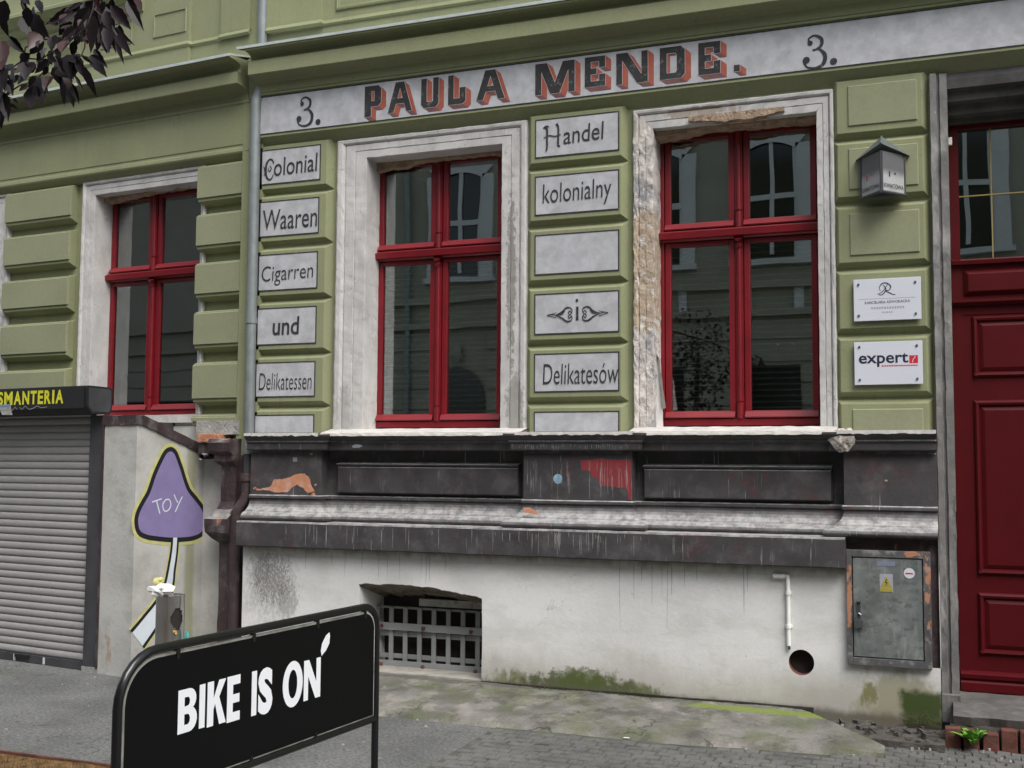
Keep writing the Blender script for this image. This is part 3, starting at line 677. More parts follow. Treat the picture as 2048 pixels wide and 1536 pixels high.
bb(MB().box(.105, .3065, .335, .343, 3.437, 3.445).box(.3155, .9, .335, .343, 3.437, 3.445), 'glazing_bar', goldm, D_)
bb(MB().box(.045, .068, .22, .25, 3.78, 3.83), 'alarm_contact', plastic)
# rooms behind the glass
def roomf(x0, x1, z0, z1, f, par, y0=.42, d=3.2):
    m = MB(); v = [(x, y, z) for z in (z0, z1) for y in (y0, y0+d) for x in (x0, x1)]; m.v = v
    m.f = [(0, 1, 3, 2), (4, 6, 7, 5), (2, 3, 7, 6), (0, 2, 6, 4), (1, 5, 7, 3)]
    return f(m, 'room', room, par)
roomf(-5.2, -2.6, 1.2, 4.6, bb, B); roomf(-2.55, -.0, 1.2, 4.6, bb, B); roomf(.02, 1.6, -.1, 4.6, bb, B)
# doorstep
st = MB()
n = 24
edge = [(.0+2.4*i/n, -.40-.03*noise.noise(Vector((i*.7, 0, 0)))-(.0 if i > 6 else -.0)) for i in range(n+1)]
for x, y in edge: st.v += [(x, .36, .108), (x, y, .10), (x, y-.012, .085), (x, y+.01, .03)]
for i in range(n): a = 4*i; st.f += [(a+k, a+k+1, a+k+5, a+k+4) for k in range(3)]
sp = bb(st, 'doorstep', mat('damp_step', (.105, .10, .095), .85, .25, 6, .6, 40, .006, layers=[('noise', (.2, .19, .18), 9, .6, .08, (1, 1, 1), .6)]), jit=.004)
bb(MB().box(-.02, 2.4, -.395, .3, -.1, .03), 'step_bedding', joint)
for k in range(22):
    x = -.05+k*.103+random.uniform(-.004, .004); h = .045+random.uniform(-.02, .012)+(.0 if k > 2 else -.02)
    bb(MB().box(x, x+.088, -.475+random.uniform(-.008, .004), -.398, -.11, h), 'brick', brickm, sp, bevel=.006, jit=.0015)

# ================================================================== painted signs on the right building
def strip(m, x0, x1, z0, z1, y, w_=.009):
    return m.box(x0, x1, y, y+.002, z1-w_, z1).box(x0, x1, y, y+.002, z0, z0+w_).box(x0, x0+w_*.8, y, y+.002, z0+w_, z1-w_).box(x1-w_, x1, y, y+.002, z0+w_, z1-w_)
def psign(x0, x1, z0, z1, label, words, y=-.003, open_bottom=False):
    r_ = thing('painted_sign', label, 'sign', ((x0+x1)/2, 0, z0))
    W(MB().box(x0, x1, y, -.0005, z0, z1).build('panel', signgrey, r_))
    W(strip(MB(), x0-.004, x1+.004, z0-.004, z1+.004, y-.002).build('border', ink, r_))
    for t in words:
        m = t(y-.0035) if callable(t) else text_mesh(t[0], t[1], t[2], t[3], t[4], y-.0035, (t[5] if len(t) > 5 else 0)+.014, slant=.006, rise=t[6] if len(t) > 6 else 0)
        W(m.build('lettering', ink, r_))
    return r_
AX = (-5.303, -4.742); BX = (-2.866, -2.216)
def colC(y):
    m = stroke([(-5.186, 4.075), (-5.20, 4.105), (-5.228, 4.112), (-5.255, 4.08), (-5.262, 4.02), (-5.252, 3.965), (-5.225, 3.942), (-5.20, 3.955), (-5.188, 3.985)], [.010, .014, .014, .018, .021, .018, .014, .012, .006], y)
    stroke([(-5.222, 4.06), (-5.208, 4.035), (-5.225, 4.012), (-5.24, 4.03), (-5.23, 4.045)], [.006, .009, .008, .007, .004], y, m)
    return stroke([(-5.285, 4.06), (-5.275, 4.04), (-5.27, 4.0), (-5.28, 3.975)], [.004, .009, .010, .004], y, m)
S1 = psign(*AX, Bt[0], T[0], 'grey painted panel reading Colonial, topmost of the left column', [colC, ('olonial', -5.185, -4.772, 3.965, 4.118, -.01, .01)])
S2 = psign(AX[0]-.006, AX[1]-.006, Bt[1], T[1], 'grey painted panel reading Waaren, second in the left column', [('Waaren', -5.286, -4.762, 3.515, 3.685, -.012)])
S3 = psign(AX[0]-.008, AX[1]-.01, Bt[2], T[2], 'grey painted panel reading Cigarren, above the panel reading und', [('Cigarren', -5.284, -4.792, 3.045, 3.212, -.02, .012)])
S4 = psign(AX[0]-.01, AX[1]-.012, Bt[3], T[3], 'grey painted panel reading und', [('und', -5.165, -4.915, 2.635, 2.785, .0)])
S5 = psign(AX[0]-.012, AX[1]-.014, Bt[4], T[4], 'grey painted panel reading Delikatessen', [('Delikatessen', -5.284, -4.786, 2.185, 2.325, -.022)])
S6 = psign(AX[0]-.014, AX[1]-.016, 1.83, T[5], 'blank grey painted panel under the one reading Delikatessen', [])
def hanH(y):
    m = stroke([(-2.795, 4.135), (-2.775, 4.11), (-2.775, 4.03), (-2.775, 3.97), (-2.785, 3.945)], [.02, .016, .015, .016, .006], y)
    m = stroke([(-2.70, 4.15), (-2.685, 4.12), (-2.685, 4.04), (-2.685, 3.985), (-2.67, 3.975)], [.02, .015, .015, .016, .01], y, m)
    m = stroke([(-2.80, 4.05), (-2.76, 4.065), (-2.71, 4.055), (-2.665, 4.065)], .009, y, m)
    return stroke([(-2.805, 4.125), (-2.78, 4.14), (-2.76, 4.13)], .01, y, m)
S7 = psign(*BX, Bt[0], T[0], 'grey painted panel reading Handel, with dark smudges', [hanH, ('andel', -2.645, -2.335, 3.985, 4.12, -.012, .012)])
S8 = psign(*BX, Bt[1], T[1], 'grey painted panel reading kolonialny', [('kolonialny', -2.81, -2.275, 3.50, 3.695, -.016, .01)])
S9 = psign(*BX, Bt[2], T[2], 'faded grey painted panel without writing, between kolonialny and the letter i', [])
def orn(y):
    m = MB(); xc, zc = -2.532, 2.70
    m = stroke([(xc, 2.755), (xc, 2.70), (xc, 2.655)], [.02, .017, .022], y, m); disc(xc-.003, 2.802, .011, y, m)
    for s in (-1, 1):
        def q(p, w_=.006): return stroke([(xc+s*a, zc+b) for a, b in p], w_, y, m)
        q([(.045, .012), (.06, .025), (.07, .01), (.055, -.0), (.04, .02), (.05, .045), (.085, .05), (.12, .02), (.17, .0), (.2, .005), (.235, .0)], [.006, .008, .006, .005, .006, .009, .012, .012, .006, .006, .003])
        q([(.045, -.012), (.06, -.028), (.07, -.012), (.055, -.002), (.04, -.022), (.05, -.047), (.085, -.05), (.12, -.025), (.17, -.002)], [.006, .008, .006, .005, .006, .009, .014, .012, .005])
        q([(.165, .018), (.19, .01), (.235, .0), (.19, -.014), (.165, -.02)], .005)
        q([(.10, .03), (.12, .005), (.15, .0)], [.012, .01, .004])
    return m
S10 = psign(*BX, Bt[3], T[3], 'grey painted panel with the letter i between two scroll ornaments', [orn])
S11 = psign(*BX, Bt[4], T[4], 'grey painted panel reading Delikatesów', [('Delikates\u00f3w', -2.80, -2.222, 2.182, 2.335, -.018)])
S12 = psign(BX[0], BX[1], 1.83, T[5], 'blank grey painted panel under the one reading Delikatesów', [])
# long fascia sign
F_ = thing('fascia_sign', 'long grey painted fascia reading 3. PAULA MENDE. 3. in shaded letters', 'sign', (-2.6, 0, 4.32))
yS = -.043
W(MB().box(-5.325, 6, yS, -.0405, 4.325, 4.632).build('panel', signgrey, F_))
W(MB().box(-5.325, 6, yS-.002, yS+.001, 4.632, 4.640).box(-5.325, 6, yS-.002, yS+.001, 4.318, 4.325).build('border', ink, F_))
t_ = .235
GL = {  # outlines on a unit box (x 0..1, z 0..1); w/h ratio handled by stroke fraction in x
 'P': [[(0, 0), (.40, 0), (.40, .32), (.82, .32), (1, .42), (1, .88), (.84, 1), (0, 1)], [(.42, .5), (.42, .82), (.60, .82), (.60, .5)]],
 'A': [[(0, 0), (.24, 0), (.34, .28), (.68, .28), (.78, 0), (1.02, 0), (.68, 1), (.32, 1)], [(.40, .46), (.51, .80), (.62, .46)]],
 'U': [[(0, 1), (0, .12), (.16, 0), (.84, 0), (1, .12), (1, 1), (.68, 1), (.68, .20), (.32, .20), (.32, 1)]],
 'L': [[(0, 1), (0, 0), (.84, 0), (1, .10), (1, .56), (.66, .56), (.66, .20), (.32, .20), (.32, 1)]],
 'M': [[(0, 0), (0, 1), (.30, 1), (.50, .34), (.70, 1), (1, 1), (1, 0), (.84, 0), (.84, .72), (.62, 0), (.38, 0), (.16, .72), (.16, 0)]],
 'E': [[(0, 0), (1, 0), (1, .40), (.70, .40), (.70, .18), (.30, .18), (.30, .41), (.58, .41), (.58, .61), (.30, .61), (.30, .83), (.70, .83), (.70, .62), (1, .62), (1, 1), (0, 1)]],
 'N': [[(0, 0), (0, 1), (.36, 1), (.80, .26), (.80, 1), (1, 1), (1, 0), (.66, 0), (.19, .76), (.19, 0)]],
 'D': [[(0, 0), (.84, 0), (1, .12), (1, .88), (.84, 1), (0, 1)], [(.28, .18), (.28, .80), (.62, .80), (.68, .74), (.68, .24), (.62, .18)]],
 '.': [[(0, 0), (1, 0), (1, 1), (0, 1)]]}
LET = [('P', -4.316, -4.167, 4.362, 4.612), ('A', -4.106, -3.896, 4.372, 4.614), ('U', -3.813, -3.661, 4.378, 4.614), ('L', -3.580, -3.431, 4.378, 4.612), ('A', -3.342, -3.109, 4.383, 4.616),
       ('M', -2.857, -2.543, 4.372, 4.612), ('E', -2.465, -2.306, 4.386, 4.614), ('N', -2.222, -1.984, 4.377, 4.612), ('D', -1.895, -1.711, 4.376, 4.612), ('E', -1.613, -1.455, 4.376, 4.612), ('.', -1.360, -1.318, 4.373, 4.420)]
for ch, x0, x1, z0, z1 in LET:
    pl = [[(x0+u*(x1-x0), z0+v*(z1-z0)) for u, v in o] for o in GL[ch]]
    dx, dz = .045, -.036
    sr, sm_, ol = MB(), MB(), MB(); q = 0
    for o in pl:
        n = len(o); area = sum(o[i][0]*o[(i+1) % n][1]-o[(i+1) % n][0]*o[i][1] for i in range(n))
        hole = o is not pl[0]; inside = (area > 0)
        for i in range(n):
            a, b = o[i], o[(i+1) % n]; ex, ez = b[0]-a[0], b[1]-a[1]; nx_, nz_ = (ez, -ex) if inside else (-ez, ex)
            if hole: nx_, nz_ = -nx_, -nz_
            if nx_*dx+nz_*dz <= 1e-6: continue
            L_ = math.hypot(nx_, nz_); q += 1; yq = yS-.001-.00012*(q % 8)
            sh = .55 if hole else 1.
            (sm_ if nz_/L_ < -.75 else sr).poly([(a[0], yq, a[1]), (b[0], yq, b[1]), (b[0]+dx*sh, yq, b[1]+dz*sh), (a[0]+dx*sh, yq, a[1]+dz*sh)])
        for i in range(n):
            a, b = Vector(o[i]), Vector(o[(i+1) % n]); d = (b-a).normalized(); nn = Vector((-d.y, d.x))*.0028
            ol.poly([(p.x, yS-.0024-.00005*(i % 4), p.y) for p in (a+nn, b+nn, b-nn, a-nn)])
    W(fill(pl, yS-.0032).build('letter', ink, F_))
    if sr.f: W(sr.build('letter_shade', inkred, F_))
    if sm_.f: W(sm_.build('letter_shade', inkmauve, F_))
    W(ol.build('letter_outline', outline_m, F_))
for x0, x1, z0, z1, dx0, dx1, dz0, dz1 in ((-4.949, -4.802, 4.350, 4.590, -4.767, -4.72, 4.345, 4.395), (-.886, -.735, 4.330, 4.560, -.703, -.653, 4.333, 4.39)):
    def p(u, v): return (x0+u*(x1-x0), z0+v*(z1-z0))
    m = stroke([p(.32, .80), p(.30, .92), p(.55, 1.0), p(.85, .88), p(.85, .68), p(.62, .57), p(.45, .56)], [.016, .012, .012, .022, .022, .012, .008], yS-.003)
    m = stroke([p(.45, .56), p(.75, .56), p(1.0, .36), p(.92, .1), p(.58, .0), p(.2, .06), p(.05, .24)], [.008, .014, .028, .026, .016, .012, .012], yS-.003, m)
    disc(*p(.35, .78), .018, yS-.0035, m); disc(*p(.17, .27), .024, yS-.0035, m); disc((dx0+dx1)/2, (dz0+dz1)/2, .024, yS-.003, m)
    W(m.build('numeral', ink, F_))

# ================================================================== fixtures on the right building
def screws(r_, pts, y, rad=.008):
    for x, z in pts: W(MB().tube([(x, y, z), (x, y-.006, z)], rad, 10).build('screw', screwm, r_))
pa = thing('name_plaque', 'white plaque with a scrolled monogram and lines of small lettering', 'plaque', (-.36, 0, 2.56))
W(MB().box(-.572, -.145, -.03, -.016, 2.563, 2.845).build('plate', plaque, pa, bevel=.002))
W(MB().box(-.55, -.17, -.0160, 0., 2.58, 2.83).build('backing', greyframe, pa))
screws(pa, [(-.54, 2.81), (-.18, 2.81), (-.54, 2.60), (-.18, 2.60)], -.03)
yy = -.0308
m = stroke([(-.405, 2.785), (-.39, 2.81), (-.36, 2.812), (-.335, 2.79), (-.345, 2.765), (-.37, 2.762), (-.34, 2.745), (-.315, 2.732), (-.305, 2.738)], [.003, .006, .007, .008, .005, .004, .007, .005, .003], yy)
stroke([(-.38, 2.80), (-.365, 2.77), (-.385, 2.738), (-.405, 2.735), (-.408, 2.745)], [.004, .007, .006, .004, .002], yy, m)
stroke([(-.35, 2.81), (-.372, 2.775), (-.395, 2.75), (-.42, 2.74)], [.003, .005, .004, .002], yy, m)
stroke([(-.40, 2.76), (-.405, 2.79), (-.38, 2.815)], [.003, .004, .003], yy, m)
W(m.build('monogram', inkblue, pa))
W(MB().box(-.54, -.18, yy, yy+.0006, 2.709, 2.711).build('rule_line', inkfaint, pa))
W(text_mesh('KANCELARIA ADWOKACKA', -.50, -.215, 2.676, 2.694, yy, .004, rise=.002).build('lettering', inkblue, pa))
m = MB()
for k in range(13):
    x = -.46+k*.0165; m.box(x, x+.010, yy, yy+.0006, 2.640+random.uniform(0, .002), 2.655)
for k in range(5):
    x = -.39+k*.014; m.box(x, x+.008, yy, yy+.0006, 2.612, 2.622)
W(m.build('worn_lettering', inkfaint, pa))
pe = thing('company_plaque', 'white plaque reading expert with a small red square', 'plaque', (-.36, 0, 2.13))
W(MB().box(-.574, -.143, -.03, -.016, 2.134, 2.421).build('plate', plaque, pe, bevel=.002))
W(MB().box(-.55, -.17, -.0160, 0., 2.15, 2.40).build('backing', greyframe, pe))
screws(pe, [(-.54, 2.388), (-.178, 2.388), (-.54, 2.168), (-.178, 2.168)], -.03)
W(text_mesh('expert', -.545, -.232, 2.252, 2.342, yy, .018).build('lettering', inkblue, pe))
W(MB().box(-.226, -.172, yy, yy+.0006, 2.272, 2.324).build('logo_square', plaquered, pe))
m = stroke([(-.207, 2.277), (-.20, 2.30), (-.19, 2.31), (-.192, 2.319)], .004, yy-.001); W(m.build('logo_mark', plaque, pe))
m = MB()
for k in range(15): x = -.40+k*.0152; m.box(x, x+.012, yy, yy+.0006, 2.254, 2.262)
W(m.build('small_lettering', plaquered, pe))
# lantern
la = thing('wall_lantern', 'wedge shaped grey metal street name lantern on the green pier', 'lantern', (-.37, 0, 3.35))
zb_, zt_ = 3.392, 3.665; L0, C0, R0 = (-.515, -.035), (-.372, -.215), (-.228, -.035)
W(MB().box(-.50, -.24, -.04, .0, 3.40, 3.68).build('back_plate', lanternr, la))
for (a, b) in ((L0, C0), (C0, R0)):
    A_, B_ = Vector(a), Vector(b); d = (B_-A_)
    def q(u, o=0): 
        nn = Vector((d.y, -d.x)).normalized()*o; return (A_.x+d.x*u+nn.x, A_.y+d.y*u+nn.y)
    pn = MB()
    for z0, z1 in ((zb_+.012, zt_),):
        pn.v += [(*q(.06), z0), (*q(.94), z0), (*q(.94), z1), (*q(.06), z1)]; pn.f.append((0, 1, 2, 3))
    W(pn.build('glass_panel', lanternw, la))
    fr = MB()
    for u in (.03, .97): fr.tube([(*q(u), zb_), (*q(u), zt_)], .008, 6)
    fr.tube([(*q(.0), zb_), (*q(1.), zb_)], .010, 6); W(fr.build('frame_bar', greyframe, la, smooth=False))
    tm = text_mesh('KWIATOWA', .10, .90, zb_+.032, zb_+.062, 0, .004)
    remap(tm, lambda x, y, z: (*q(x, .003), z)); W(tm.build('lettering', ink, la))
    mk = MB()
    for u0, u1, z0, z1 in ((.3, .35, 3.50, 3.535), (.52, .58, 3.52, 3.532)): b0 = len(mk.v); mk.v += [(*q(u0, .003), z0), (*q(u1, .003), z0), (*q(u1, .003), z1), (*q(u0, .003), z1)]; mk.f.append((b0, b0+1, b0+2, b0+3))
    W(mk.build('worn_numeral', plaquered if a == L0 else ink, la))
rf = MB(); e = .02
rf.v = [(-.545, -.0, 3.668), (-.545, -.035, 3.660), (-.372, -.25, 3.705), (-.199, -.035, 3.660), (-.199, 0, 3.668), (-.372, -.0, 3.795), (-.372, -.12, 3.785)]
rf.f = [(0, 1, 6, 5), (1, 2, 6), (2, 3, 6), (3, 4, 5, 6), (0, 4, 3, 2, 1)]
W(rf.build('roof', lanternr, la)); W(MB().tube([(-.372, -.12, 3.785), (-.372, -.25, 3.705)], .006, 6).build('roof_ridge', lanternr, la))
# electrical cabinet
ec = thing('electric_cabinet', 'scuffed grey steel meter cabinet with warning stickers and a padlock', 'cabinet', (-.38, 0, .32))
W(MB().box(-.630, -.596, -.222, -.15, .318, 1.052).box(-.163, -.118, -.222, -.15, .318, 1.052).box(-.596, -.163, -.222, -.15, 1.008, 1.052).box(-.596, -.163, -.222, -.15, .318, .366).build('frame', cabframe, ec, bevel=.003))
W(MB().box(-.590, -.169, -.216, -.17, .372, 1.002).build('door', cabinet, ec, bevel=.003))
W(MB().box(-.594, -.165, -.20, -.17, .367, 1.007).build('door_gap', blackbox, ec))
W(MB().box(-.565, -.545, -.226, -.2165, .63, .70).tube([(-.555, -.22, .715), (-.555, -.235, .73)], .012, 8).build('latch', greyframe, ec, smooth=False))
W(MB().tube([(-.57, -.235, .605), (-.57, -.235, .64), (-.556, -.235, .652), (-.542, -.235, .64), (-.542, -.235, .605)], .004, 6).box(-.582, -.53, -.248, -.226, .558, .604).build('padlock', screwm, ec, smooth=False))
yc = -.2175
W(MB().box(-.425, -.345, yc, yc+.001, .79, .905).build('sticker_backing', inkfaint, ec))
W(MB().poly([(-.42, yc-.001, .822), (-.35, yc-.001, .822), (-.385, yc-.001, .89)]).box(-.422, -.348, yc-.001, yc-.0004, .792, .815).build('warning_triangle', mat('warning_yellow', (.36, .30, .04), .5, .1, 9, 0), ec))
W(stroke([(-.382, .872), (-.39, .853), (-.38, .85), (-.388, .832)], [.006, .005, .006, .002], yc-.0015).build('warning_bolt', ink, ec))
W(disc(-.245, .915, .033, yc, n=24).build('round_sticker', plaque, ec)); m = stroke([(-.268, .912), (-.245, .914), (-.222, .912)], .008, yc-.001); disc(-.245, .925, .007, yc-.001, m); W(m.build('sticker_print', plaquered, ec))
W(MB().box(-.44, -.33, yc, yc+.001, .955, .985).build('faded_label', mat('faded_blue', (.19, .215, .30), .6, .1, 20, 0), ec))
# small white drain pipe
dp = thing('overflow_pipe', 'thin white plastic pipe bending down the whitewashed wall', 'pipe', (-1.0, -.2, .37))
W(MB().tube([(-1.10, -.198, .862), (-1.022, -.198, .862)], .018, 10).build('spout', plastic, dp))
W(MB().tube([(-1.022, -.198, .868), (-1.006, -.198, .864), (-1.004, -.198, .84), (-1.004, -.198, .41)], .0135, 10).build('pipe', plastic, dp))
for z in (.755, .535): W(MB().tube([(-1.004, -.198, z-.012), (-1.004, -.198, z+.012)], .019, 10).box(-1.028, -.98, -.19, -.18, z-.008, z+.008).build('clip', plastic, dp))
W(MB().tube([(-1.004, -.198, .42), (-1.000, -.195, .385)], .008, 8).build('pipe_end', greyframe, dp))
# stickers
s1 = W2 = MB(); disc(-2.64, 1.487, .035, -.1235, s1, 20); tag(s1.build('round_sticker', mat('sticker_blue', (.24, .38, .47), .5, .3, 60, 0)), 'torn round blue sticker on the dark plinth pier below the middle signs', 'sticker')
s2 = MB(); s2.poly([(-4.33, -.1385, 1.725), (-4.30, -.1385, 1.738), (-4.25, -.1385, 1.734), (-4.235, -.1385, 1.722), (-4.27, -.1385, 1.712), (-4.32, -.1385, 1.71)]); tag(s2.build('torn_sticker', mat('sticker_pale', (.5, .55, .6), .5, .2, 60, 0)), 'small torn pale sticker on the plinth cap under the left red window', 'sticker')
s3 = MB(); s3.box(-4.87, -4.83, -.1245, -.1235, 1.60, 1.635); tag(s3.build('grey_sticker', mat('sticker_grey', (.25, .25, .25), .6, .2, 60, 0)), 'little square grey sticker above the orange patch on the plinth', 'sticker')
# lump of mortar on the cap
lm = MB(); n = 14
for i in range(n):
    for j in range(8):
        th = 2*math.pi*i/n; ph_ = math.pi*j/7; d = Vector((math.cos(th)*math.sin(ph_), math.sin(th)*math.sin(ph_), math.cos(ph_))); k = 1+.35*noise.noise(d*2.2)+.15*noise.noise(d*6)
        k = 1+(k-1)*.8; lm.v.append((-.64+d.x*(.105 if d.z > 0 else .075)*k, -.178+d.y*.040*k, 1.762+d.z*.078*k))
for i in range(n):
    for j in range(7): a = i*8+j; b = ((i+1) % n)*8+j; lm.f.append((a, b, b+1, a+1))
bb(lm, 'mortar_patch', mat('mortar', (.50, .45, .40), .95, .3, 18, 1., 50, .012, layers=[('noise', (.2, .16, .13), 22, .6, .04, (1, 1, 1), .8)]))
# flaked paint patches
def jag(pts, y, amp=.006, step=.012):
    o = []
    for i in range(len(pts)):
        a, b = Vector(pts[i]), Vector(pts[(i+1) % len(pts)]); k = max(1, int((b-a).length/step))
        for j in range(k):
            p_ = a+(b-a)*j/k; nv = noise.noise_vector(Vector((p_.x*40, p_.y*40, y*9))); o.append((p_.x+nv.x*amp, p_.y+nv.y*amp))
    return fill([o], y)
flake = mat('bare_orange_plaster', (.52, .24, .14), .9, .12, 12, .3, 60, .003, layers=[('noise', (.55, .38, .32), 9, .55, .08, (1, 1, 1), .8)])
redp = mat('faded_red_paint', (.25, .038, .045), .7, .1, 6, .2, 50, .002, layers=[('streak', (.40, .36, .36), 40, .60, .06, .6, .06)])
bb(jag(ORANGE1, -.1232), 'bare_patch', flake)
for x, z, s in ((-5.22, 1.385, .02), (-4.66, 1.42, .012), (-4.70, 1.66, .018), (-4.68, 1.345, .02), (-.38, 1.5, .012)):
    bb(jag([(x-s, z-s*.5), (x+s, z-s*.3), (x+s*.6, z+s*.6), (x-s*.5, z+s*.4)], -.1232), 'bare_patch', flake)
bb(jag(RED1, -.1232, .008), 'paint_patch', redp)
bb(jag(ORANGE2, -.205), 'bare_patch', flake)
# white chipped edge along the whole cap
cpn = plan(-.085, -.125, .03)
for (a, b) in zip(cpn, cpn[1:]):
    if abs(b[0]-a[0]) < .1: continue
    m = MB(); n = int((b[0]-a[0])/.02)
    for i in range(n+1):
        x = a[0]+(b[0]-a[0])*i/n; k = .009+.012*noise.noise(Vector((x*21, 0, 7)))+.008*noise.noise(Vector((x*60, 3, 7)))
        m.v += [(x, a[1]-.097-.004*noise.noise(Vector((x*30, 1, 1))), 1.826), (x, a[1]-.0985, 1.812-k), (x, a[1]-.01, 1.826)]
    m.f = [f for i in range(n) for f in ((3*i, 3*i+1, 3*i+4, 3*i+3), (3*i+2, 3*i, 3*i+3, 3*i+5))]
    bb(m, 'cap_edge', sill_white)
# run marks: dark below the band, white on the band, cap and middle pier
rd = mat('drip_stain', (.33, .32, .29), .9, .2, 20, 0); rw = mat('lime_run', (.33, .32, .32), .9, .35, 30, 0)
m = MB()
for x, z in ((-4.47, .80), (-4.35, .72), (-4.2, .78), (-4.06, .70), (-3.98, .74), (-3.88, .71), (-3.70, .73), (-3.66, .69), (-3.63, .70), (-3.5, .78), (-2.16, .45), (-2.06, .66), (-2.0, .78), (-1.93, .62), (-1.86, .68), (-1.82, .47), (-1.79, .70), (-1.70, .76), (-1.62, .8), (-1.3, .60), (-1.27, .74), (-4.85, .7), (-4.7, .76)):
    wv = random.uniform(.0025, .005); stroke([(x, .91), (x+random.uniform(-.004, .004), (z+.91)/2), (x+random.uniform(-.006, .006), z)], [wv, wv, wv*.4], -.1808, m, 4)
bb(m, 'run_marks', rd, kind='stuff')
m = MB()
for k in range(60):
    x = random.gauss(-2.45, .28) if k < 40 else random.uniform(-5.1, -.7); a = random.uniform(1.09, 1.118); b_ = a-random.uniform(.02, .15)
    stroke([(x, a), (x+random.uniform(-.003, .003), (a+b_)/2), (x, max(.945, b_))], [.002, random.uniform(.0015, .0035), .001], -.2830, m, 3)
bb(m, 'run_marks', rw, kind='stuff')
m = MB()
for k in range(34):
    x = random.uniform(-2.88, -2.12); a = random.uniform(1.5, 1.66); b_ = a-random.uniform(.04, .25)
    stroke([(x, a), (x+random.uniform(-.004, .004), (a+b_)/2), (x, max(1.345, b_))], [.001, random.uniform(.001, .0028), .0008], -.1240, m, 3)
bb(m, 'run_marks', rw, kind='stuff')
m = MB()
for k in range(46):
    x = random.uniform(-2.92, -2.1); a = random.uniform(1.72, 1.74); b_ = a-random.uniform(.01, .04)
    stroke([(x, a), (x, b_)], [.003, .001], -.1795, m, 2)
bb(m, 'run_marks', rw, kind='stuff')
bb(MB().box(-3.2, -.85, -.196, -.17, -.02, .016), 'wall_foot_joint', mat('wet_joint', (.035, .032, .026), .9, .3, 20, .5), jit=.008)
# moss cushions along the wall foot
def moss(x0, x1, y0, y1, h, n, name, mt=mossm):
    m = MB()
    for k in range(n):
        x = random.uniform(x0, x1); hh = h*(1-abs((x-(x0+x1)/2)/((x1-x0)/2))**2)*random.uniform(.2, 1); z = random.uniform(0, max(.01, hh)); y = -.182-random.uniform(0, .012)-(.03*(1-z/h))
        a = random.uniform(.004, .009); m.box(x-a*.4, x+a*.4, y-.004, y, z-.02, z-.02+a*1.6)
    return m
mm = moss(-3.1, -1.85, 0, 0, .035, 500, 'moss'); mm.v += []; mo = mm.build('moss_growth', mossm, kind='stuff', smooth=False, jit=.002); mo['label'] = 'green moss along the foot of the white wall'; mo['category'] = 'moss'
mm = moss(-.30, -.07, 0, 0, .08, 160, 'moss'); mo = mm.build('moss_growth', mossm, kind='stuff', smooth=False, jit=.002); mo['label'] = 'dark green moss at the wall foot beside the door step'; mo['category'] = 'moss'
# weed
we = thing('weed', 'bright green weed growing out of the bricks by the door step', 'plant', (.105, -.52, -.07))
for k in range(22):
    a = k*2.4; l = random.uniform(.13, .19); el = random.uniform(.6, 1.45); m = MB(); nn = 6
    for i in range(nn+1):
        t = i/nn; rr = l*t*math.cos(el); z = l*t*math.sin(el)*(1-.45*t*t)+.01; wd = .021*math.sin(math.pi*(t*.85+.12))*(1.25 if i % 2 else .85)
        c, s = math.cos(a), math.sin(a); m.v += [(rr*c-s*wd, rr*s+c*wd, z+.004), (rr*c, rr*s, z), (rr*c+s*wd, rr*s-c*wd, z+.004)]
    for i in range(nn): q = 3*i; m.f += [(q, q+1, q+4, q+3), (q+1, q+2, q+5, q+4)]
    m.build('leaf', weedm, we)
# pendant bulbs
for i, (x, y, z, s) in enumerate(((-1.331, 1.8, 2.625, 'left hand one of two tiny lit lamps glowing behind the right red window'), (-1.199, 1.8, 2.625, 'right hand one of two tiny lit lamps glowing behind the right red window'), (-1.142, 1.8, 2.23, 'faint low lamp glinting near the bottom of the right red window'))):
    t = thing('pendant_lamp', s, 'lamp', (x, y, z), group='small lamps inside the room')
    r = .007 if i < 2 else .005
    MB().tube([(0, 0, -r), (0, 0, -r*.4), (0, 0, r*.5), (0, 0, r)], [r*.4, r, r*.8, r*.2], 10).build('bulb', bulbm, t); MB().tube([(0, 0, .012), (0, 0, 4.58-z)], .002, 5).build('cord', greyframe, t)
# blinds
for x0, x1, lab in ((-1.93, -.84, 'half drawn slatted blind behind the right red window'), (-4.33, -3.24, 'half drawn slatted blind behind the left red window')):
    t = thing('venetian_blind', lab, 'blind', ((x0+x1)/2, .37, 1.95)); h = (x1-x0)/2
    MB().box(-h, h, -.02, .02, 1.27, 1.30).build('head_rail', blindm, t)
    s0 = MB().poly([(-h, -.012, -.007), (h, -.012, -.007), (h, .012, .007), (-h, .012, .007)]).build('slat', blindm, t)
    s0.location = (0, 0, .02)
    for k in range(1, 30): P_('slat', t, s0, (0, 0, .02+k*.042))

# ================================================================== left hand building (its front turns 5 degrees)
LB = thing('tenement_building', 'plain green stuccoed neighbouring house on the left behind the kiosk', 'building', (-5.50, 0, 0), R(-5))
def lb(m, name, mt, par=None, **kw): return m.build(name, mt, par or LB, **kw)
YW = .10
wl = MB()
for x0, x1 in ((-9, -4.15), (-3.03, -1.765), (-.50, .10)): wl.box(x0, x1, YW, .5, 1.9, 4.3)
for x0, x1 in ((-4.15, -3.03), (-1.765, -.50)): wl.box(x0, x1, YW, .5, 4.07, 4.3)
lb(wl, 'wall', green)
lb(MB().box(-9, .12, .02, .5, 4.30, 12.5), 'upper_wall', green)
lb(MB().box(-9, -.05, YW+.003, .5, -.15, 1.9), 'lower_wall', kwall)
lb(MB().box(-1.765, -.50, YW+.02, .5, 1.9, 2.0), 'lower_wall', kwall)
lb(MB().box(.0, .20, .03, .5, -.15, 5.2), 'corner_strip', green)
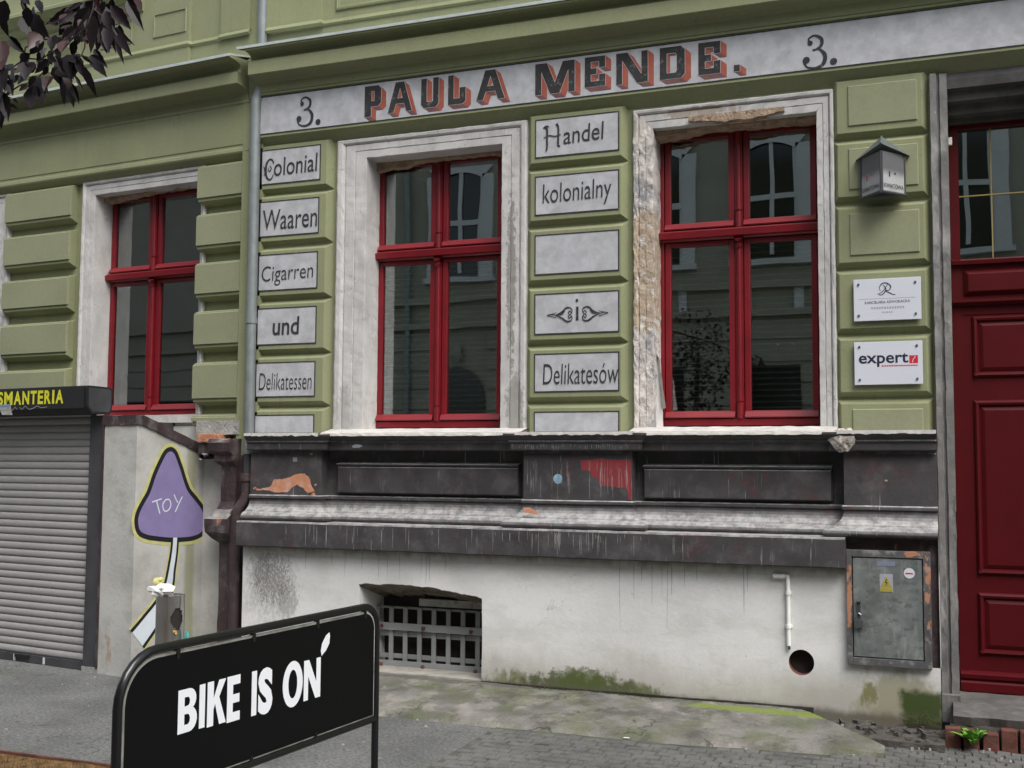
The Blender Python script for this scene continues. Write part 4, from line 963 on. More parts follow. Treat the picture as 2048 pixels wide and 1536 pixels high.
lb(sweep([(-9, -.0), (.06, -.0)], [(-.2, 4.15), (-.07, 4.15), (-.02, 4.19), (-.008, 4.20), (.0, 4.215), (-.004, 4.24), (-.012, 4.255), (-.012, 4.27), (-.006, 4.278), (-.006, 4.618), (.004, 4.628), (.004, 4.652), (-.2, 4.655)]), 'frieze', green, smooth=False)
lb(sweep([(-9, .0), (.05, .0)], [(-.2, 4.656), (.0, 4.656), (.004, 4.685), (.016, 4.712), (.045, 4.732), (.085, 4.742), (.130, 4.746), (.146, 4.746), (.15, 4.752), (.15, 4.845), (.108, 4.848), (.105, 4.88), (.112, 4.905), (.13, 4.922), (.17, 4.932), (.235, 4.936), (.242, 4.94), (.242, 4.958), (-.2, 5.0)]), 'cornice', green)
lb(sweep([(-9, .0), (.045, .0)], [(.232, 4.952), (.252, 4.946), (.254, 4.968), (.232, 4.974), (-.02, 5.03), (-.02, 5.02)]), 'gutter_edge', zincedge)
lb(spikes(-4.5, .02, -.03, 5.03), 'bird_spikes', zinc, kind='stuff')
lb(sweep([(-9, -.014), (-.62, -.014), (-.61, .02), (-.275, .02), (-.27, -.004), (.05, -.004)], [(0, 5.215), (.014, 5.222), (.02, 5.232), (.014, 5.244), (.006, 5.256), (0, 5.268)]), 'bead_moulding', green, smooth=True)
lb(MB().box(-9, -.615, -.014, .03, 5.0, 9), 'pilaster', green)
for x0, x1 in ((-1.02, -.645), (-1.66, -1.28), (-2.3, -1.92)):
    lb(frame_sweep([(x0, 5.35), (x0, 5.565), (x1, 5.565), (x1, 5.35), (x0, 5.35)], [(-.012, -.013), (-.009, -.024), (-.003, -.024), (0, -.013)], .5), 'panel_frame', green_panel)
    if x0 < -1.2: m = MB(); xc = (x0+x1)/2; m.v = [(x0+.01, -.0145, 5.36), (x1-.01, -.0145, 5.36), (x1-.01, -.0145, 5.555), (x0+.01, -.0145, 5.555), (xc, -.06, 5.457)]; m.f = [(0, 1, 4), (1, 2, 4), (2, 3, 4), (3, 0, 4)]; lb(m, 'raised_panel', green_panel)
lb(sweep([(-4.6, -.014), (-1.15, -.014)], [(0, 5.62), (.03, 5.63), (.06, 5.66), (.06, 5.70), (.14, 5.74), (.16, 5.76), (.16, 5.79), (0, 5.80)]), 'upper_sill', green)
lb(sweep([(-4.6, .02), (-1.15, .02)], [(.155, 5.792), (.172, 5.786), (.172, 5.806), (0, 5.84)]), 'gutter_edge', zincedge)
lb(MB().box(-.27, .045, -.0045, .03, 5.27, 9), 'pilaster', green)
TL = [4.145, 3.723, 3.300, 2.880, 2.440, 1.995]; BL = [3.850, 3.437, 3.020, 2.585, 2.125, 1.93]
def lblocks(x0, x1, l, r):
    for k in range(6):
        b, t = BL[k], TL[k]
        lb(MB().frustum(x0, x1, b+.006, t-.03, -.002, .02, .004, .004, 0, .012), 'block_face', green_panel)
        lb(MB().frustum(x0, x1, b-.025, t-.012, .012, YW+.002, l, r, .035, .022), 'block', green, bevel=.006)
lblocks(-.485, -.004, .0, .05); lblocks(-2.86, -2.00, .0, .0)
window(LB, -1.80, -.545, 2.0, 4.08, .27, 'red window above the kiosk wing wall', f=lb, ztr=3.29, mull=-1.225)
window(LB, -4.15, -3.03, 2.0, 4.08, .27, 'red window mostly outside the picture on the left', f=lb, ztr=3.29)
casing_(-1.765, -.50, 4.03, 1.92, .15, .05, .13, LB, casing, yo=.045, jit=.004, f=lb)
casing_(-4.15, -3.03, 4.03, 1.92, .15, .17, .13, LB, casing, yo=.045, jit=.008, f=lb)
lb(MB().box(-1.772, -1.763, .1, .4, 1.95, 4.07).box(-1.765, -.6, .1, .4, 4.052, 4.06).box(-.53, -.50, .1, .4, 1.95, 4.07), 'reveal', casing, jit=.002)
lb(MB().box(-1.78, -.5, .08, .4, 1.93, 2.0), 'window_sill', sill_white, jit=.004)
ragged(-1.765, -.5, 4.056, .18, .262, lambda t: .02+.05*(1-min(1, t*2)), tan_render, f=lb, par=LB)
roomf(-2.4, -.3, 1.3, 4.6, lb, LB, y0=.5); roomf(-4.4, -2.6, 1.3, 4.6, lb, LB, y0=.5)
# curtain
ct = MB(); n = 60
for i in range(n+1):
    x = .46*i/n-.23; y = .018*math.sin(i*.75)+.008*math.sin(i*.31)
    ct.v += [(x, y, 0), (x*.96, y*.8, 1.25)]
ct.f = [(2*i, 2*i+2, 2*i+3, 2*i+1) for i in range(n)]; ct.smooth = True
cu = thing('curtain', 'pale net curtain hanging behind the leftmost red window', 'curtain', (-6.35, .62, 2.0), R(-5)); ct.build('cloth', curtain, cu); MB().tube([(-.3, 0, 1.26), (.3, 0, 1.26)], .01, 8).build('rod', greyframe, cu)
# remains of the left plinth
pr = [(-.1, -.13), (0, -.13), (0, .93), (.05, .97), (.085, 1.02), (.09, 1.13), (.05, 1.17), (.02, 1.21), (.0, 1.27), (0, 1.56), (.04, 1.60), (.04, 1.65), (.075, 1.68), (.085, 1.75), (.07, 1.78), (-.1, 1.79)]
lb(sweep([(-.098, .12), (-.098, -.06), (.055, -.06)], pr, seg=.03), 'plinth_remnant', dark_old, jit=.008)
lb(MB().box(-.34, -.12, -.08, .12, 1.76, 1.825), 'loose_brick', mat('orange_brick', (.42, .19, .11), .9, .25, 14, .8, 50, .01), jit=.010)
lb(MB().box(-.36, -.16, -.05, .12, 1.66, 1.76), 'broken_cap', dark_old, jit=.012)
lb(MB().box(-.42, .03, -.01, .12, 1.82, 1.94), 'patched_render', greyrender, jit=.006)
lb(MB().tube([(-.30, -.02, 1.645), (-.25, -.12, 1.63)], .022, 10).build, '', None) if False else None
cs = MB().tube([(-.31, .1, 1.645), (-.27, -.07, 1.64), (-.26, -.12, 1.635)], .026, 12, cap=False); lb(cs, 'clay_pipe_stub', dark_old)

# ================================================================== rain pipes
rp = thing('downpipe', 'grey zinc rain pipe between the two green house fronts', 'pipe', (-5.335, -.04, 1.6))
def W_(m, n, mt, p, **k): return W(m.build(n, mt, p, **k))
W_(MB().tube([(-5.31, .0, 4.86), (-5.318, -.02, 4.75), (-5.336, -.055, 4.62), (-5.338, -.055, 4.4), (-5.338, -.055, 2.75)], .043, 14), 'pipe_section', zinc, rp)
W_(MB().tube([(-5.338, -.055, 2.76), (-5.334, -.055, 1.68)], .041, 14), 'pipe_section', zinc, rp)
W_(MB().tube([(-5.338, -.055, 2.735), (-5.338, -.055, 2.775)], .048, 14), 'collar', zinc, rp)
W_(MB().tube([(-5.334, -.055, 1.66), (-5.334, -.055, 1.69)], .05, 14).box(-5.42, -5.27, -.03, -.02, 1.668, 1.682), 'bracket', zinc, rp)
W_(MB().tube([(-5.334, -.055, 1.67), (-5.336, -.055, 1.45)], .040, 14), 'pipe_section', greyframe, rp)
W_(MB().tube([(-5.315, -.02, 4.99), (-5.308, -.03, 5.2), (-5.305, -.03, 7.5)], .043, 14), 'pipe_section', zinc, rp)
ip = thing('iron_drain_pipe', 'black peeling cast iron drain pipe beside the white wall', 'pipe', (-5.40, -.08, -.1))
W_(MB().tube([(-5.335, -.07, 1.47), (-5.335, -.07, 1.33), (-5.355, -.08, 1.27), (-5.41, -.10, 1.18), (-5.415, -.10, 1.0), (-5.405, -.10, -.1)], .045, 14), 'pipe', dark_old, ip, jit=.003)
W_(MB().tube([(-5.335, -.07, 1.44), (-5.335, -.07, 1.50)], .056, 14), 'socket', dark_old, ip)
bb(MB().box(-5.46, -5.27, -.02, .2, -.15, 1.65), 'pipe_chase', dark_old)
bb(MB().box(-5.50, -5.30, .0, .2, 1.65, 5.0), 'pipe_chase', green)

# ================================================================== kiosk
K = thing('kiosk', 'grey lean-to shop kiosk with roller shutter and whitewashed wing wall', 'kiosk', (-5.50, 0, -.1), R(-8))
Z0 = .1
def kk(m, name, mt, par=None, **kw):
    o = m.build(name, mt, par or K, **kw)
    if (par or K) is K: o.location = (0, 0, Z0)
    return o
wg = MB(); ys = [-.66+.78*i/12 for i in range(13)]
def zt(y): return 1.885-.205*max(0, (y+.60))/.6
for x in (-.80, -.43):
    for y in ys: wg.v += [(x, y, -.15), (x, y, zt(y))]
for i in range(12):
    a = 2*i; b = a+26; wg.f += [(a, a+2, a+3, a+1), (b, b+1, b+3, b+2), (a+1, a+3, b+3, b+1)]
wg.f += [(0, 1, 27, 26), (24, 50, 51, 25)]
kk(wg, 'wing_wall', kwall)
cp = MB()
for x in (-.83, -.415):
    for y in ys: y2 = y-.012; cp.v += [(x, y2, zt(y)+.001), (x, y2, zt(y)+.080)]
for i in range(12):
    a = 2*i; b = a+26; cp.f += [(a, a+2, a+3, a+1), (b, b+1, b+3, b+2), (a+1, a+3, b+3, b+1), (a, b, b+2, a+2)]
cp.f += [(0, 1, 27, 26), (24, 50, 51, 25)]
kk(cp, 'coping', dark_old, jit=.006)
kk(MB().box(-4.4, -.78, -.60, .1, 1.80, 1.93), 'roof_slab', greyframe)
kk(MB().box(-.985, -.80, -.655, -.58, -.06, 1.97), 'shutter_guide', greyframe, bevel=.005)
kk(MB().box(-.825, -.802, -.668, -.60, -.06, 1.97), 'edge_strip', dark_old)
kk(MB().box(-.99, -.78, -.66, -.55, -.12, -.06).box(-4.4, -.99, -.62, -.5, -.16, -.10), 'threshold', greyrender, jit=.004)
hx = [(-.845, 2.03), (-.80, 1.975), (-.62, 1.975), (-.60, 2.02), (-.60, 2.18), (-.62, 2.195), (-.835, 2.20), (-.85, 2.19)]
m = MB()
for x in (-4.4, -.795): m.v += [(x, y, z) for y, z in hx]
nH = len(hx); m.f = [(i, (i+1) % nH, nH+(i+1) % nH, nH+i) for i in range(nH)]+[tuple(range(nH)), tuple(range(nH, 2*nH))]
kk(m, 'shutter_housing', blackbox)
m = MB(); m.v = [(-.794, y*.9-.072, 2.09+(z-2.09)*.85) for y, z in hx]; m.f = [tuple(range(nH))]; kk(m, 'housing_end_plate', greyframe)
sh = kk(MB().box(-4.4, -.985, -.60, -.59, -.05, 2.0), 'roller_shutter', slatm)
sl_ = MB(); pitch = .0622; pf = [(-.606, .0), (-.613, .003), (-.6175, .016), (-.619, .030), (-.617, .044), (-.612, .056), (-.606, .0612)]
for x in (-4.4, -.985): sl_.v += [(x, y, z) for y, z in pf]
sl_.f = [(i, i+1, i+8, i+7) for i in range(6)]; sl_.smooth = True
s0 = sl_.build('slat', slatm, sh)
s0.location = (0, 0, -.03)
for k in range(1, 33): P_('slat', sh, s0, (0, 0, -.03+k*pitch))
br = kk(MB().box(-4.4, -.985, -.63, -.60, -.10, -.032), 'bottom_rail', greyframe, bevel=.003)
kk(MB().box(-1.83, -1.66, -.65, -.63, -.06, -.035), 'lock_bar', blackbox)
for x in (-1.86, -1.49): kk(MB().box(x, x+.008, -.634, -.63, -.095, -.04).box(x+.014, x+.022, -.634, -.63, -.095, -.04), 'rail_mark', plaque)
kk(MB().box(-4.4, -.45, -.95, -.665, -.25, -.192), 'footing_strip', apronm, jit=.006)
# sign lettering on the housing
sg = thing('shop_sign', 'black shutter box sign with yellow letters ending in SMANTERIA', 'sign', (-5.50, 0, 0), R(-8))
MB().box(-4.3, -.83, -.857, -.851, 2.02, 2.195).build('face', blackbox, sg)
_x = -2.085
for ch in 'PASMANTERIA':
    w_ = {'M': .108, 'I': .026, 'E': .066, 'T': .076, 'A': .094, 'P': .074, 'S': .070, 'R': .080, 'N': .086}[ch]
    text_mesh(ch, _x, _x+w_, 2.060, 2.172, -.859, .035 if ch != 'I' else .02).build('letter', yellow, sg); _x += w_+.015
tg = stroke([(-1.72, 2.04), (-1.69, 2.015), (-1.66, 2.04), (-1.63, 2.02)], .004, -.8585); stroke([(-1.6, 2.04), (-1.57, 2.02), (-1.53, 2.045), (-1.48, 2.02), (-1.42, 2.03), (-1.38, 2.045), (-1.33, 2.03), (-1.26, 2.035)], .004, -.8585, tg)
tg.build('scribble', inkfaint, sg)
sk = thing('torn_label', 'torn blue and grey sticker hanging below the yellow letters', 'sticker', (-5.50, 0, 0), R(-8))
MB().box(-1.87, -1.71, -.862, -.8595, 2.02, 2.066).poly([(-1.85, -.8605, 2.02), (-1.705, -.8605, 2.02), (-1.685, -.8605, 1.975), (-1.82, -.8605, 1.978)]).build('paper', mat('label_grey', (.33, .33, .31), .6, .2, 30, 0), sk)
MB().box(-1.865, -1.715, -.864, -.863, 2.048, 2.066).build('blue_band', mat('label_blue', (.16, .27, .38), .6, .1, 30, 0), sk)
MB().box(-1.98, -1.88, -.861, -.8595, 1.985, 2.03).build('red_corner', mat('label_red', (.4, .12, .14), .6, .3, 60, 0), sk)
# painted mushroom on the wing wall
G = kk(MB().box(-.432, -.4302, -.655, .1, -.1, 1.6), 'paint_ground', kwall)
bpy.data.objects.remove(G)
G = bpy.data.objects.new('mushroom_graffiti', None); COL.objects.link(G); G.parent = K; G.location = (-.4285, 0, Z0); G['label'] = 'purple mushroom graffiti with yellow halo reading TOY'
def gp(m, name, mt, lay): remap(m, lambda x, y, z: (lay*.0012-y*1., x, z)); return m.build(name, mt, G)
cap = [(-.308, 1.677), (-.345, 1.66), (-.388, 1.60), (-.452, 1.485), (-.510, 1.345), (-.565, 1.265), (-.612, 1.19), (-.628, 1.12), (-.603, 1.045), (-.53, 1.01), (-.444, .994), (-.283, .973), (-.13, .968), (-.032, .972), (.05, .992), (.094, 1.03), (.105, 1.09), (.085, 1.15), (.046, 1.208), (-.03, 1.28), (-.101, 1.345), (-.15, 1.43), (-.192, 1.525), (-.252, 1.64), (-.28, 1.67)]
def smooth_loop(p, k=4):
    n = len(p); o = []
    for i in range(n):
        a, b, c, d = (Vector(p[(i+j) % n]) for j in (-1, 0, 1, 2))
        for j in range(k):
            t = j/k; o.append(tuple(.5*((2*b)+(c-a)*t+(2*a-5*b+4*c-d)*t*t+(3*b-a-3*c+d)*t**3)))
    return o
cap = smooth_loop(cap)
def grow(p, d):
    n = len(p); o = []
    for i in range(n):
        a, b = Vector(p[i-1]), Vector(p[(i+1) % n]); t = (b-a).normalized(); nn = Vector((-t.y, t.x)); o.append((p[i][0]-nn.x*-d, p[i][1]-nn.y*-d))
    return o
ar = sum(cap[i][0]*cap[(i+1) % len(cap)][1]-cap[(i+1) % len(cap)][0]*cap[i][1] for i in range(len(cap))); sgn = -1 if ar > 0 else 1
gp(fill([grow(cap, sgn*.066)], 0), 'halo', gyellow, 0); gp(fill([grow(cap, sgn*.038)], 0), 'outline', gblack, 1); gp(fill([cap], 0), 'cap_fill', purple, 2)
_mic[0] = 0
c1 = [(-.228, .98), (-.235, .86), (-.262, .70), (-.285, .58), (-.35, .44), (-.48, .30), (-.60, .19)]
gp(stroke(c1, [.115, .12, .13, .15, .2, .24, .26], 0), 'stem_halo', gyellow, -.3); gp(stroke(c1, [.085, .09, .10, .12, .165, .20, .22], 0), 'stem_outline', gblack, .6); gp(stroke(c1, [.042, .045, .05, .07, .11, .145, .16], 0), 'stem_fill', gwhite, 1.4)
for pts in ([(-.492, 1.268), (-.391, 1.292)], [(-.446, 1.279), (-.42, 1.21), (-.405, 1.172)], [(-.345, 1.285), (-.377, 1.245), (-.36, 1.195), (-.32, 1.195), (-.29, 1.235), (-.305, 1.28), (-.345, 1.285)], [(-.258, 1.325), (-.235, 1.285), (-.212, 1.255)], [(-.165, 1.305), (-.2, 1.25), (-.24, 1.18)]):
    gp(stroke(pts, .011, 0), 'tag_stroke', gwhite, 4)

# ================================================================== litter bin
bn = thing('litter_bin', 'brushed steel cylindrical litter bin by the mushroom wall', 'bin', (-5.335, -1.0, -.1))
r = .102; m = MB(); na, nz = 64, 40; z0, z1 = .02, .72
for j in range(nz+1):
    for i in range(na): th = 2*math.pi*i/na; m.v.append((r*math.cos(th), r*math.sin(th), z0+(z1-z0)*j/nz))
ctr = R(-22)
for j in range(nz):
    for i in range(na):
        th = 2*math.pi*(i+.5)/na; th = (th-ctr+math.pi) % (2*math.pi)-math.pi; zz = z0+(z1-z0)*(j+.5)/nz
        if (th*r/.048)**2+((zz-.555)/.075)**2 < 1: continue
        a = j*na+i; b = j*na+(i+1) % na; m.f.append((a, b, b+na, a+na))
m.smooth = True; m.build('body', steelbin, bn)
MB().tube([(0, 0, .0), (0, 0, .02)], .097, 24).build('base', greyframe, bn)
MB().tube([(0, 0, .03), (0, 0, .63)], .094, 24).build('dark_core', blackhole, bn)  # near-black core stands in for the shade inside the bin
MB().tube([(0, 0, .70), (0, 0, .715)], .100, 24).build('lid', steelbin, bn)
def lump(c, rad, seed, m=None, n=12, k_=.5):
    m = m or MB(); base = len(m.v)
    for i in range(n):
        for j in range(7):
            th = 2*math.pi*i/n; ph_ = math.pi*j/6; d = Vector((math.cos(th)*math.sin(ph_), math.sin(th)*math.sin(ph_), math.cos(ph_))); k = 1+k_*noise.noise(d*2.5+Vector((seed, 0, 0)))+k_*.6*noise.noise(d*6+Vector((seed, 0, 0)))
            m.v.append((c[0]+d.x*rad[0]*k, c[1]+d.y*rad[1]*k, c[2]+d.z*rad[2]*k))
    for i in range(n):
        for j in range(6): a = base+i*7+j; b = base+((i+1) % n)*7+j; m.f.append((a, b, b+1, a+1))
    return m
tag(lump((-5.37, -1.06, .655), (.085, .06, .04), 3, k_=.9).build('crumpled_paper', paper), 'crumpled white paper lying on top of the steel bin', 'litter')
tag(lump((-5.415, -1.04, .715), (.04, .04, .03), 8, k_=.7).build('crumpled_wrapper', gyellow), 'pale yellow wrapper on top of the crumpled paper on the bin', 'litter')
tag(lump((-5.245, -1.06, .36), (.02, .012, .014), 1).build('bottle_cap', brass), 'small brass coloured scrap below the hole of the bin', 'litter')
tag(lump((-5.20, -.98, .30), (.018, .012, .06), 5, k_=.4).build('teal_wrapper', teal), 'teal wrapper sticking out beside the steel bin', 'litter')

# ================================================================== sign board in the foreground
bd = thing('pavement_sign', 'black framed sign stand reading BIKE IS ON on the pavement', 'sign stand', (-1.742, -5.806, -.1), R(85.1))
Wd, H = 1.07, 1.262
def arc(cx, cz, r, a0, a1, n=7): return [(cx+r*math.cos(R(a0+(a1-a0)*i/n)), 0, cz+r*math.sin(R(a0+(a1-a0)*i/n))) for i in range(n+1)]
path = [(.016, 0, 0), (.016, 0, H-.2)]+arc(.136, H-.12, .12, 180, 90)+arc(Wd-.07, H-.07, .07, 90, 0)+[(Wd, 0, H-.2), (Wd, 0, 0)]
MB().tube(path, .011, 14).build('frame_tube', tubeblack, bd)
MB().tube([(.016, 0, .918), (Wd, 0, .918)], .010, 12).build('lower_bar', tubeblack, bd)
MB().tube([(.016, 0, .12), (Wd, 0, .12)], .010, 12).build('lower_bar', tubeblack, bd)
for x in (.016, Wd): MB().tube([(x, -.2, .014), (x, .2, .014)], .014, 12).build('foot', tubeblack, bd)
def rrect(x0, x1, z0, z1, r0, r1):
    o = [(x0, z0), (x1, z0)]
    o += [(x1-r1+r1*math.cos(R(a)), z1-r1+r1*math.sin(R(a))) for a in range(0, 91, 10)]
    o += [(x0+r0+r0*math.cos(R(a)), z1-r0+r0*math.sin(R(a))) for a in range(90, 181, 10)]
    return o
def slab(o, y0, y1):
    m = MB(); n = len(o)
    for x, z in o: m.v += [(x, y0, z), (x, y1, z)]
    m.f = [(2*i, 2*((i+1) % n), 2*((i+1) % n)+1, 2*i+1) for i in range(n)]+[tuple(2*i for i in range(n)), tuple(2*i+1 for i in range(n))[::-1]]
    return m
slab(rrect(.0295, Wd-.0135, .929, H-.0135, .104, .056), -.003, .003).build('panel_edge', boardedge, bd)
slab(rrect(.0355, Wd-.0195, .933, H-.020, .099, .050), -.0045, -.0032).build('panel_face', signblack, bd)
for x in (.20, .48, .76, 1.0):
    MB().box(x-.006, x+.006, -.006, .006, H-.032, H-.008).build('clip', tubeblack, bd)
for x in (.48, .76): MB().box(x-.006, x+.006, -.006, .006, .918, .940).build('clip', tubeblack, bd)
yb = -.0056
for s, a, b, z0, z1 in (('B', .203, .268, 1.051, 1.154), ('I', .277, .297, 1.050, 1.155), ('K', .305, .373, 1.047, 1.156), ('E', .378, .428, 1.043, 1.157), ('I', .474, .494, 1.041, 1.155), ('S', .500, .560, 1.036, 1.157), ('O', .603, .692, 1.032, 1.156), ('N', .697, .775, 1.038, 1.148)):
    if s == 'I': MB().box(a, b, yb, yb+.0006, z0, z1).build('letter', boardwhite, bd)
    elif s == 'O':
        xc, zc, rx, rz = (a+b)/2, (z0+z1)/2, (b-a)/2, (z1-z0)/2
        fill([[(xc+rx*math.cos(R(t)), zc+rz*math.sin(R(t))) for t in range(0, 360, 9)], [(xc+rx*.44*math.cos(R(t)), zc+rz*.62*math.sin(R(t))) for t in range(0, 360, 9)]], yb).build('letter', boardwhite, bd)
    elif s == 'N':
        w_ = b-a; h_ = z1-z0; fill([[(a+u*w_, z0+v*h_) for u, v in ((0, 0), (.26, 0), (.26, .58), (.70, 0), (1, 0), (1, 1), (.74, 1), (.74, .42), (.30, 1), (0, 1))]], yb).build('letter', boardwhite, bd)
    elif s == 'E':
        w_ = b-a; h_ = z1-z0; fill([[(a+u*w_, z0+v*h_) for u, v in ((0, 0), (1, 0), (1, .2), (.45, .2), (.45, .4), (.95, .4), (.95, .59), (.45, .59), (.45, .8), (1, .8), (1, 1), (0, 1))]], yb).build('letter', boardwhite, bd)
    elif s == 'K':
        w_ = b-a; h_ = z1-z0; fill([[(a+u*w_, z0+v*h_) for u, v in ((0, 0), (.34, 0), (.34, .36), (.42, .48), (.66, 0), (1.03, 0), (.64, .62), (1.0, 1), (.62, 1), (.34, .62), (.34, 1), (0, 1))]], yb).build('letter', boardwhite, bd)
    elif s == 'B':
        w_ = b-a; h_ = z1-z0
        def c_(cx, cz, rx, rz, a0, a1): return [(cx+rx*math.cos(R(a0+(a1-a0)*i/8)), cz+rz*math.sin(R(a0+(a1-a0)*i/8))) for i in range(9)]
        o = [(0, 0)]+c_(.6, .29, .42, .29, -90, 75)+c_(.58, .75, .38, .25, -65, 90)+[(0, 1)]
        fill([[(a+u*w_, z0+v*h_) for u, v in q] for q in (o, [(.34, .18)]+c_(.5, .30, .14, .12, -90, 90)+[(.34, .42)], [(.34, .60)]+c_(.5, .71, .12, .10, -90, 90)+[(.34, .81)])], yb).build('letter', boardwhite, bd)
    else: text_mesh(s, a, b, z0, z1, yb, .055).build('letter', boardwhite, bd)
fill([[(.779, 1.150), (.774, 1.165), (.780, 1.185), (.798, 1.205), (.815, 1.212), (.818, 1.20), (.815, 1.180), (.800, 1.163), (.786, 1.155)]], yb).build('leaf_mark', boardwhite, bd)

# ================================================================== trees
random.seed(21)
fwd = Vector((-math.sin(yaw), math.cos(yaw), 0)); 
def leafmesh(L, wd, bend, fold):
    m = MB(); n = 9
    for i in range(n+1):
        t = i/n; w_ = wd*math.sin(math.pi*t**.8)*(1-.35*t)*(1.07 if i % 2 else .95)
        z = -t*L; y = bend*t*t*L
        m.v += [(-w_, y-fold*w_, z), (0, y, z), (w_, y-fold*w_, z)]
    for i in range(n): q = 3*i; m.f += [(q, q+1, q+4, q+3), (q+1, q+2, q+5, q+4)]
    m.smooth = True; return m
TR = thing('plum_tree', 'purple leaved tree with drooping branch in the upper left corner', 'tree', (-4.6, -4.3, -.1))
W_(MB().tube([(-4.6, -4.3, -.2), (-4.62, -4.3, .6), (-4.55, -4.35, 1.5), (-4.5, -4.4, 2.4), (-4.3, -4.5, 3.3)], [.11, .09, .08, .07, .05], 14), 'trunk', bark, TR)
W_(MB().tube([(-4.5, -4.4, 2.3), (-3.9, -4.8, 3.0), (-3.2, -5.1, 3.25), (-2.7, -5.35, 3.12), (-2.4, -5.38, 2.98)], [.05, .035, .022, .012, .006], 10), 'limb', bark, TR)
CAMP = Vector((0, -7.85, 1.6))
def cp3(cx, cy, d):    # point on the branch's hanging curtain: cx, cy on the crop grid (5.906 per pixel)
    px, py = cx/5.906, cy/5.906; return CAMP+(Fv*2243.83+Rr*(px-1024)+Ur*(768-py))*(d/2243.83)
LV = [((250, 0), (350, 190), .3), ((440, 0), (500, 190), .3), ((60, 0), (20, 350), .5), ((20, 180), (90, 440), .5), ((300, 170), (400, 460), .55), ((360, 180), (540, 430), .45), ((100, 430), (300, 640), .42), ((0, 480), (60, 850), .45),
 ((520, 460), (340, 650), .5), ((960, 30), (780, 140), .3), ((930, 90), (560, 310), .28), ((880, 150), (680, 310), .4), ((1060, 90), (840, 360), .42), ((1100, 0), (1000, 330), .5), ((1130, 0), (1250, 280), .6), ((1060, 200), (980, 380), .5),
 ((850, 260), (690, 420), .6), ((900, 330), (720, 480), .5), ((1120, 180), (1080, 640), .32), ((1150, 150), (1130, 440), .5), ((1260, 230), (1260, 640), .42), ((1290, 260), (1310, 660), .36), ((1200, 300), (1240, 600), .4),
 ((1310, 60), (1560, 360), .42), ((1400, 80), (1480, 300), .4), ((1500, 0), (1700, 370), .28), ((1580, 0), (1680, 130), .4), ((1340, 340), (1580, 530), .2), ((1350, 350), (1550, 660), .26), ((1340, 370), (1450, 750), .16),
 ((640, 420), (600, 600), .5), ((700, 440), (600, 560), .5), ((870, 400), (760, 560), .5), ((1000, 350), (880, 560), .55), ((1040, 430), (960, 500), .6), ((900, 480), (850, 680), .5), ((560, 560), (500, 700), .5), ((620, 590), (560, 700), .5),
 ((350, 730), (290, 950), .6), ((430, 760), (240, 860), .6), ((580, 700), (430, 880), .5), ((560, 720), (560, 860), .5), ((650, 660), (740, 860), .45), ((880, 650), (830, 950), .7), ((900, 660), (1000, 820), .45), ((640, 780), (720, 1020), .5),
 ((1060, 660), (1280, 940), .26), ((960, 650), (1100, 760), .2), ((970, 770), (1170, 1160), .24), ((900, 900), (990, 1090), .2), ((760, 900), (800, 1270), .3), ((800, 930), (890, 1290), .3), ((840, 980), (950, 1240), .3), ((600, 900), (510, 1060), .5),
 ((500, 960), (560, 1100), .45), ((430, 900), (330, 1040), .5), ((330, 1000), (220, 1090), .45), ((380, 1010), (390, 1310), .55), ((470, 1020), (500, 1260), .45), ((300, 900), (200, 990), .5), ((220, 880), (160, 980), .5), ((170, 860), (250, 830), .5),
 ((90, 940), (160, 1140), .5), ((20, 800), (40, 1060), .6), ((40, 880), (130, 1060), .5), ((150, 1060), (50, 1150), .4), ((30, 1080), (110, 1450), .4), ((0, 1100), (60, 1400), .5), ((100, 1220), (220, 1290), .35), ((0, 1250), (30, 1530), .5), ((-40, 1150), (10, 1500), .5),
 ((700, 300), (560, 200), .3), ((760, 180), (640, 290), .4), ((1180, 420), (1150, 620), .4), ((1300, 120), (1340, 330), .4), ((1220, 60), (1190, 260), .5), ((980, 240), (900, 420), .5), ((780, 480), (730, 640), .5)]
LV2 = []
for (a, b, wr) in LV:
    for _ in range(2):
        if random.random() < .7:
            ox, oy = random.uniform(-90, 70), random.uniform(-110, 20); k_ = random.uniform(.45, .8); an = random.uniform(-.5, .5); dx_, dy_ = (b[0]-a[0])*k_, (b[1]-a[1])*k_
            a2 = (a[0]+ox, a[1]+oy); LV2.append((a2, (a2[0]+dx_*math.cos(an)-dy_*math.sin(an), a2[1]+dx_*math.sin(an)+dy_*math.cos(an)), wr*random.uniform(.9, 1.3)))
for (a, b, wr) in LV+LV2:
    d = random.uniform(3.05, 3.3); A_ = cp3(*a, d); B_ = cp3(*b, d-random.uniform(-.03, .05)); v = B_-A_; L_ = v.length
    m = leafmesh(L_, L_*wr*.5*1.15, random.uniform(-.15, .15), random.uniform(.1, .7))
    zax = -v.normalized(); yax = (Fv + Vector((random.uniform(-.45, .45), random.uniform(-.3, .3), random.uniform(-.4, .4)))); yax = (yax-zax*yax.dot(zax)).normalized(); xax = yax.cross(zax)
    Mx = Matrix((xax, yax, zax)).transposed().to_4x4(); Mx.translation = A_
    m.v = [tuple(Mx @ Vector(p)) for p in m.v]
    W_(m, 'leaf', leafred if random.random() < .13 else leafm, TR)
TW = [[(1130, -200), (1100, 100), (1020, 330), (880, 430), (640, 600), (480, 700)], [(1100, 100), (1250, 230), (1340, 340)], [(1020, 330), (1000, 560), (960, 660), (1060, 680)], [(880, 430), (700, 640), (640, 800), (760, 900)], [(480, 700), (300, 690), (100, 830), (-60, 900)],
      [(640, 600), (560, 800), (420, 950), (330, 1020)], [(300, -150), (250, 50), (300, 170), (400, 300)], [(-60, 0), (60, 60), (100, 200)], [(420, 960), (250, 1000), (60, 1120)], [(280, 690), (300, 560), (500, 470), (700, 440)]]
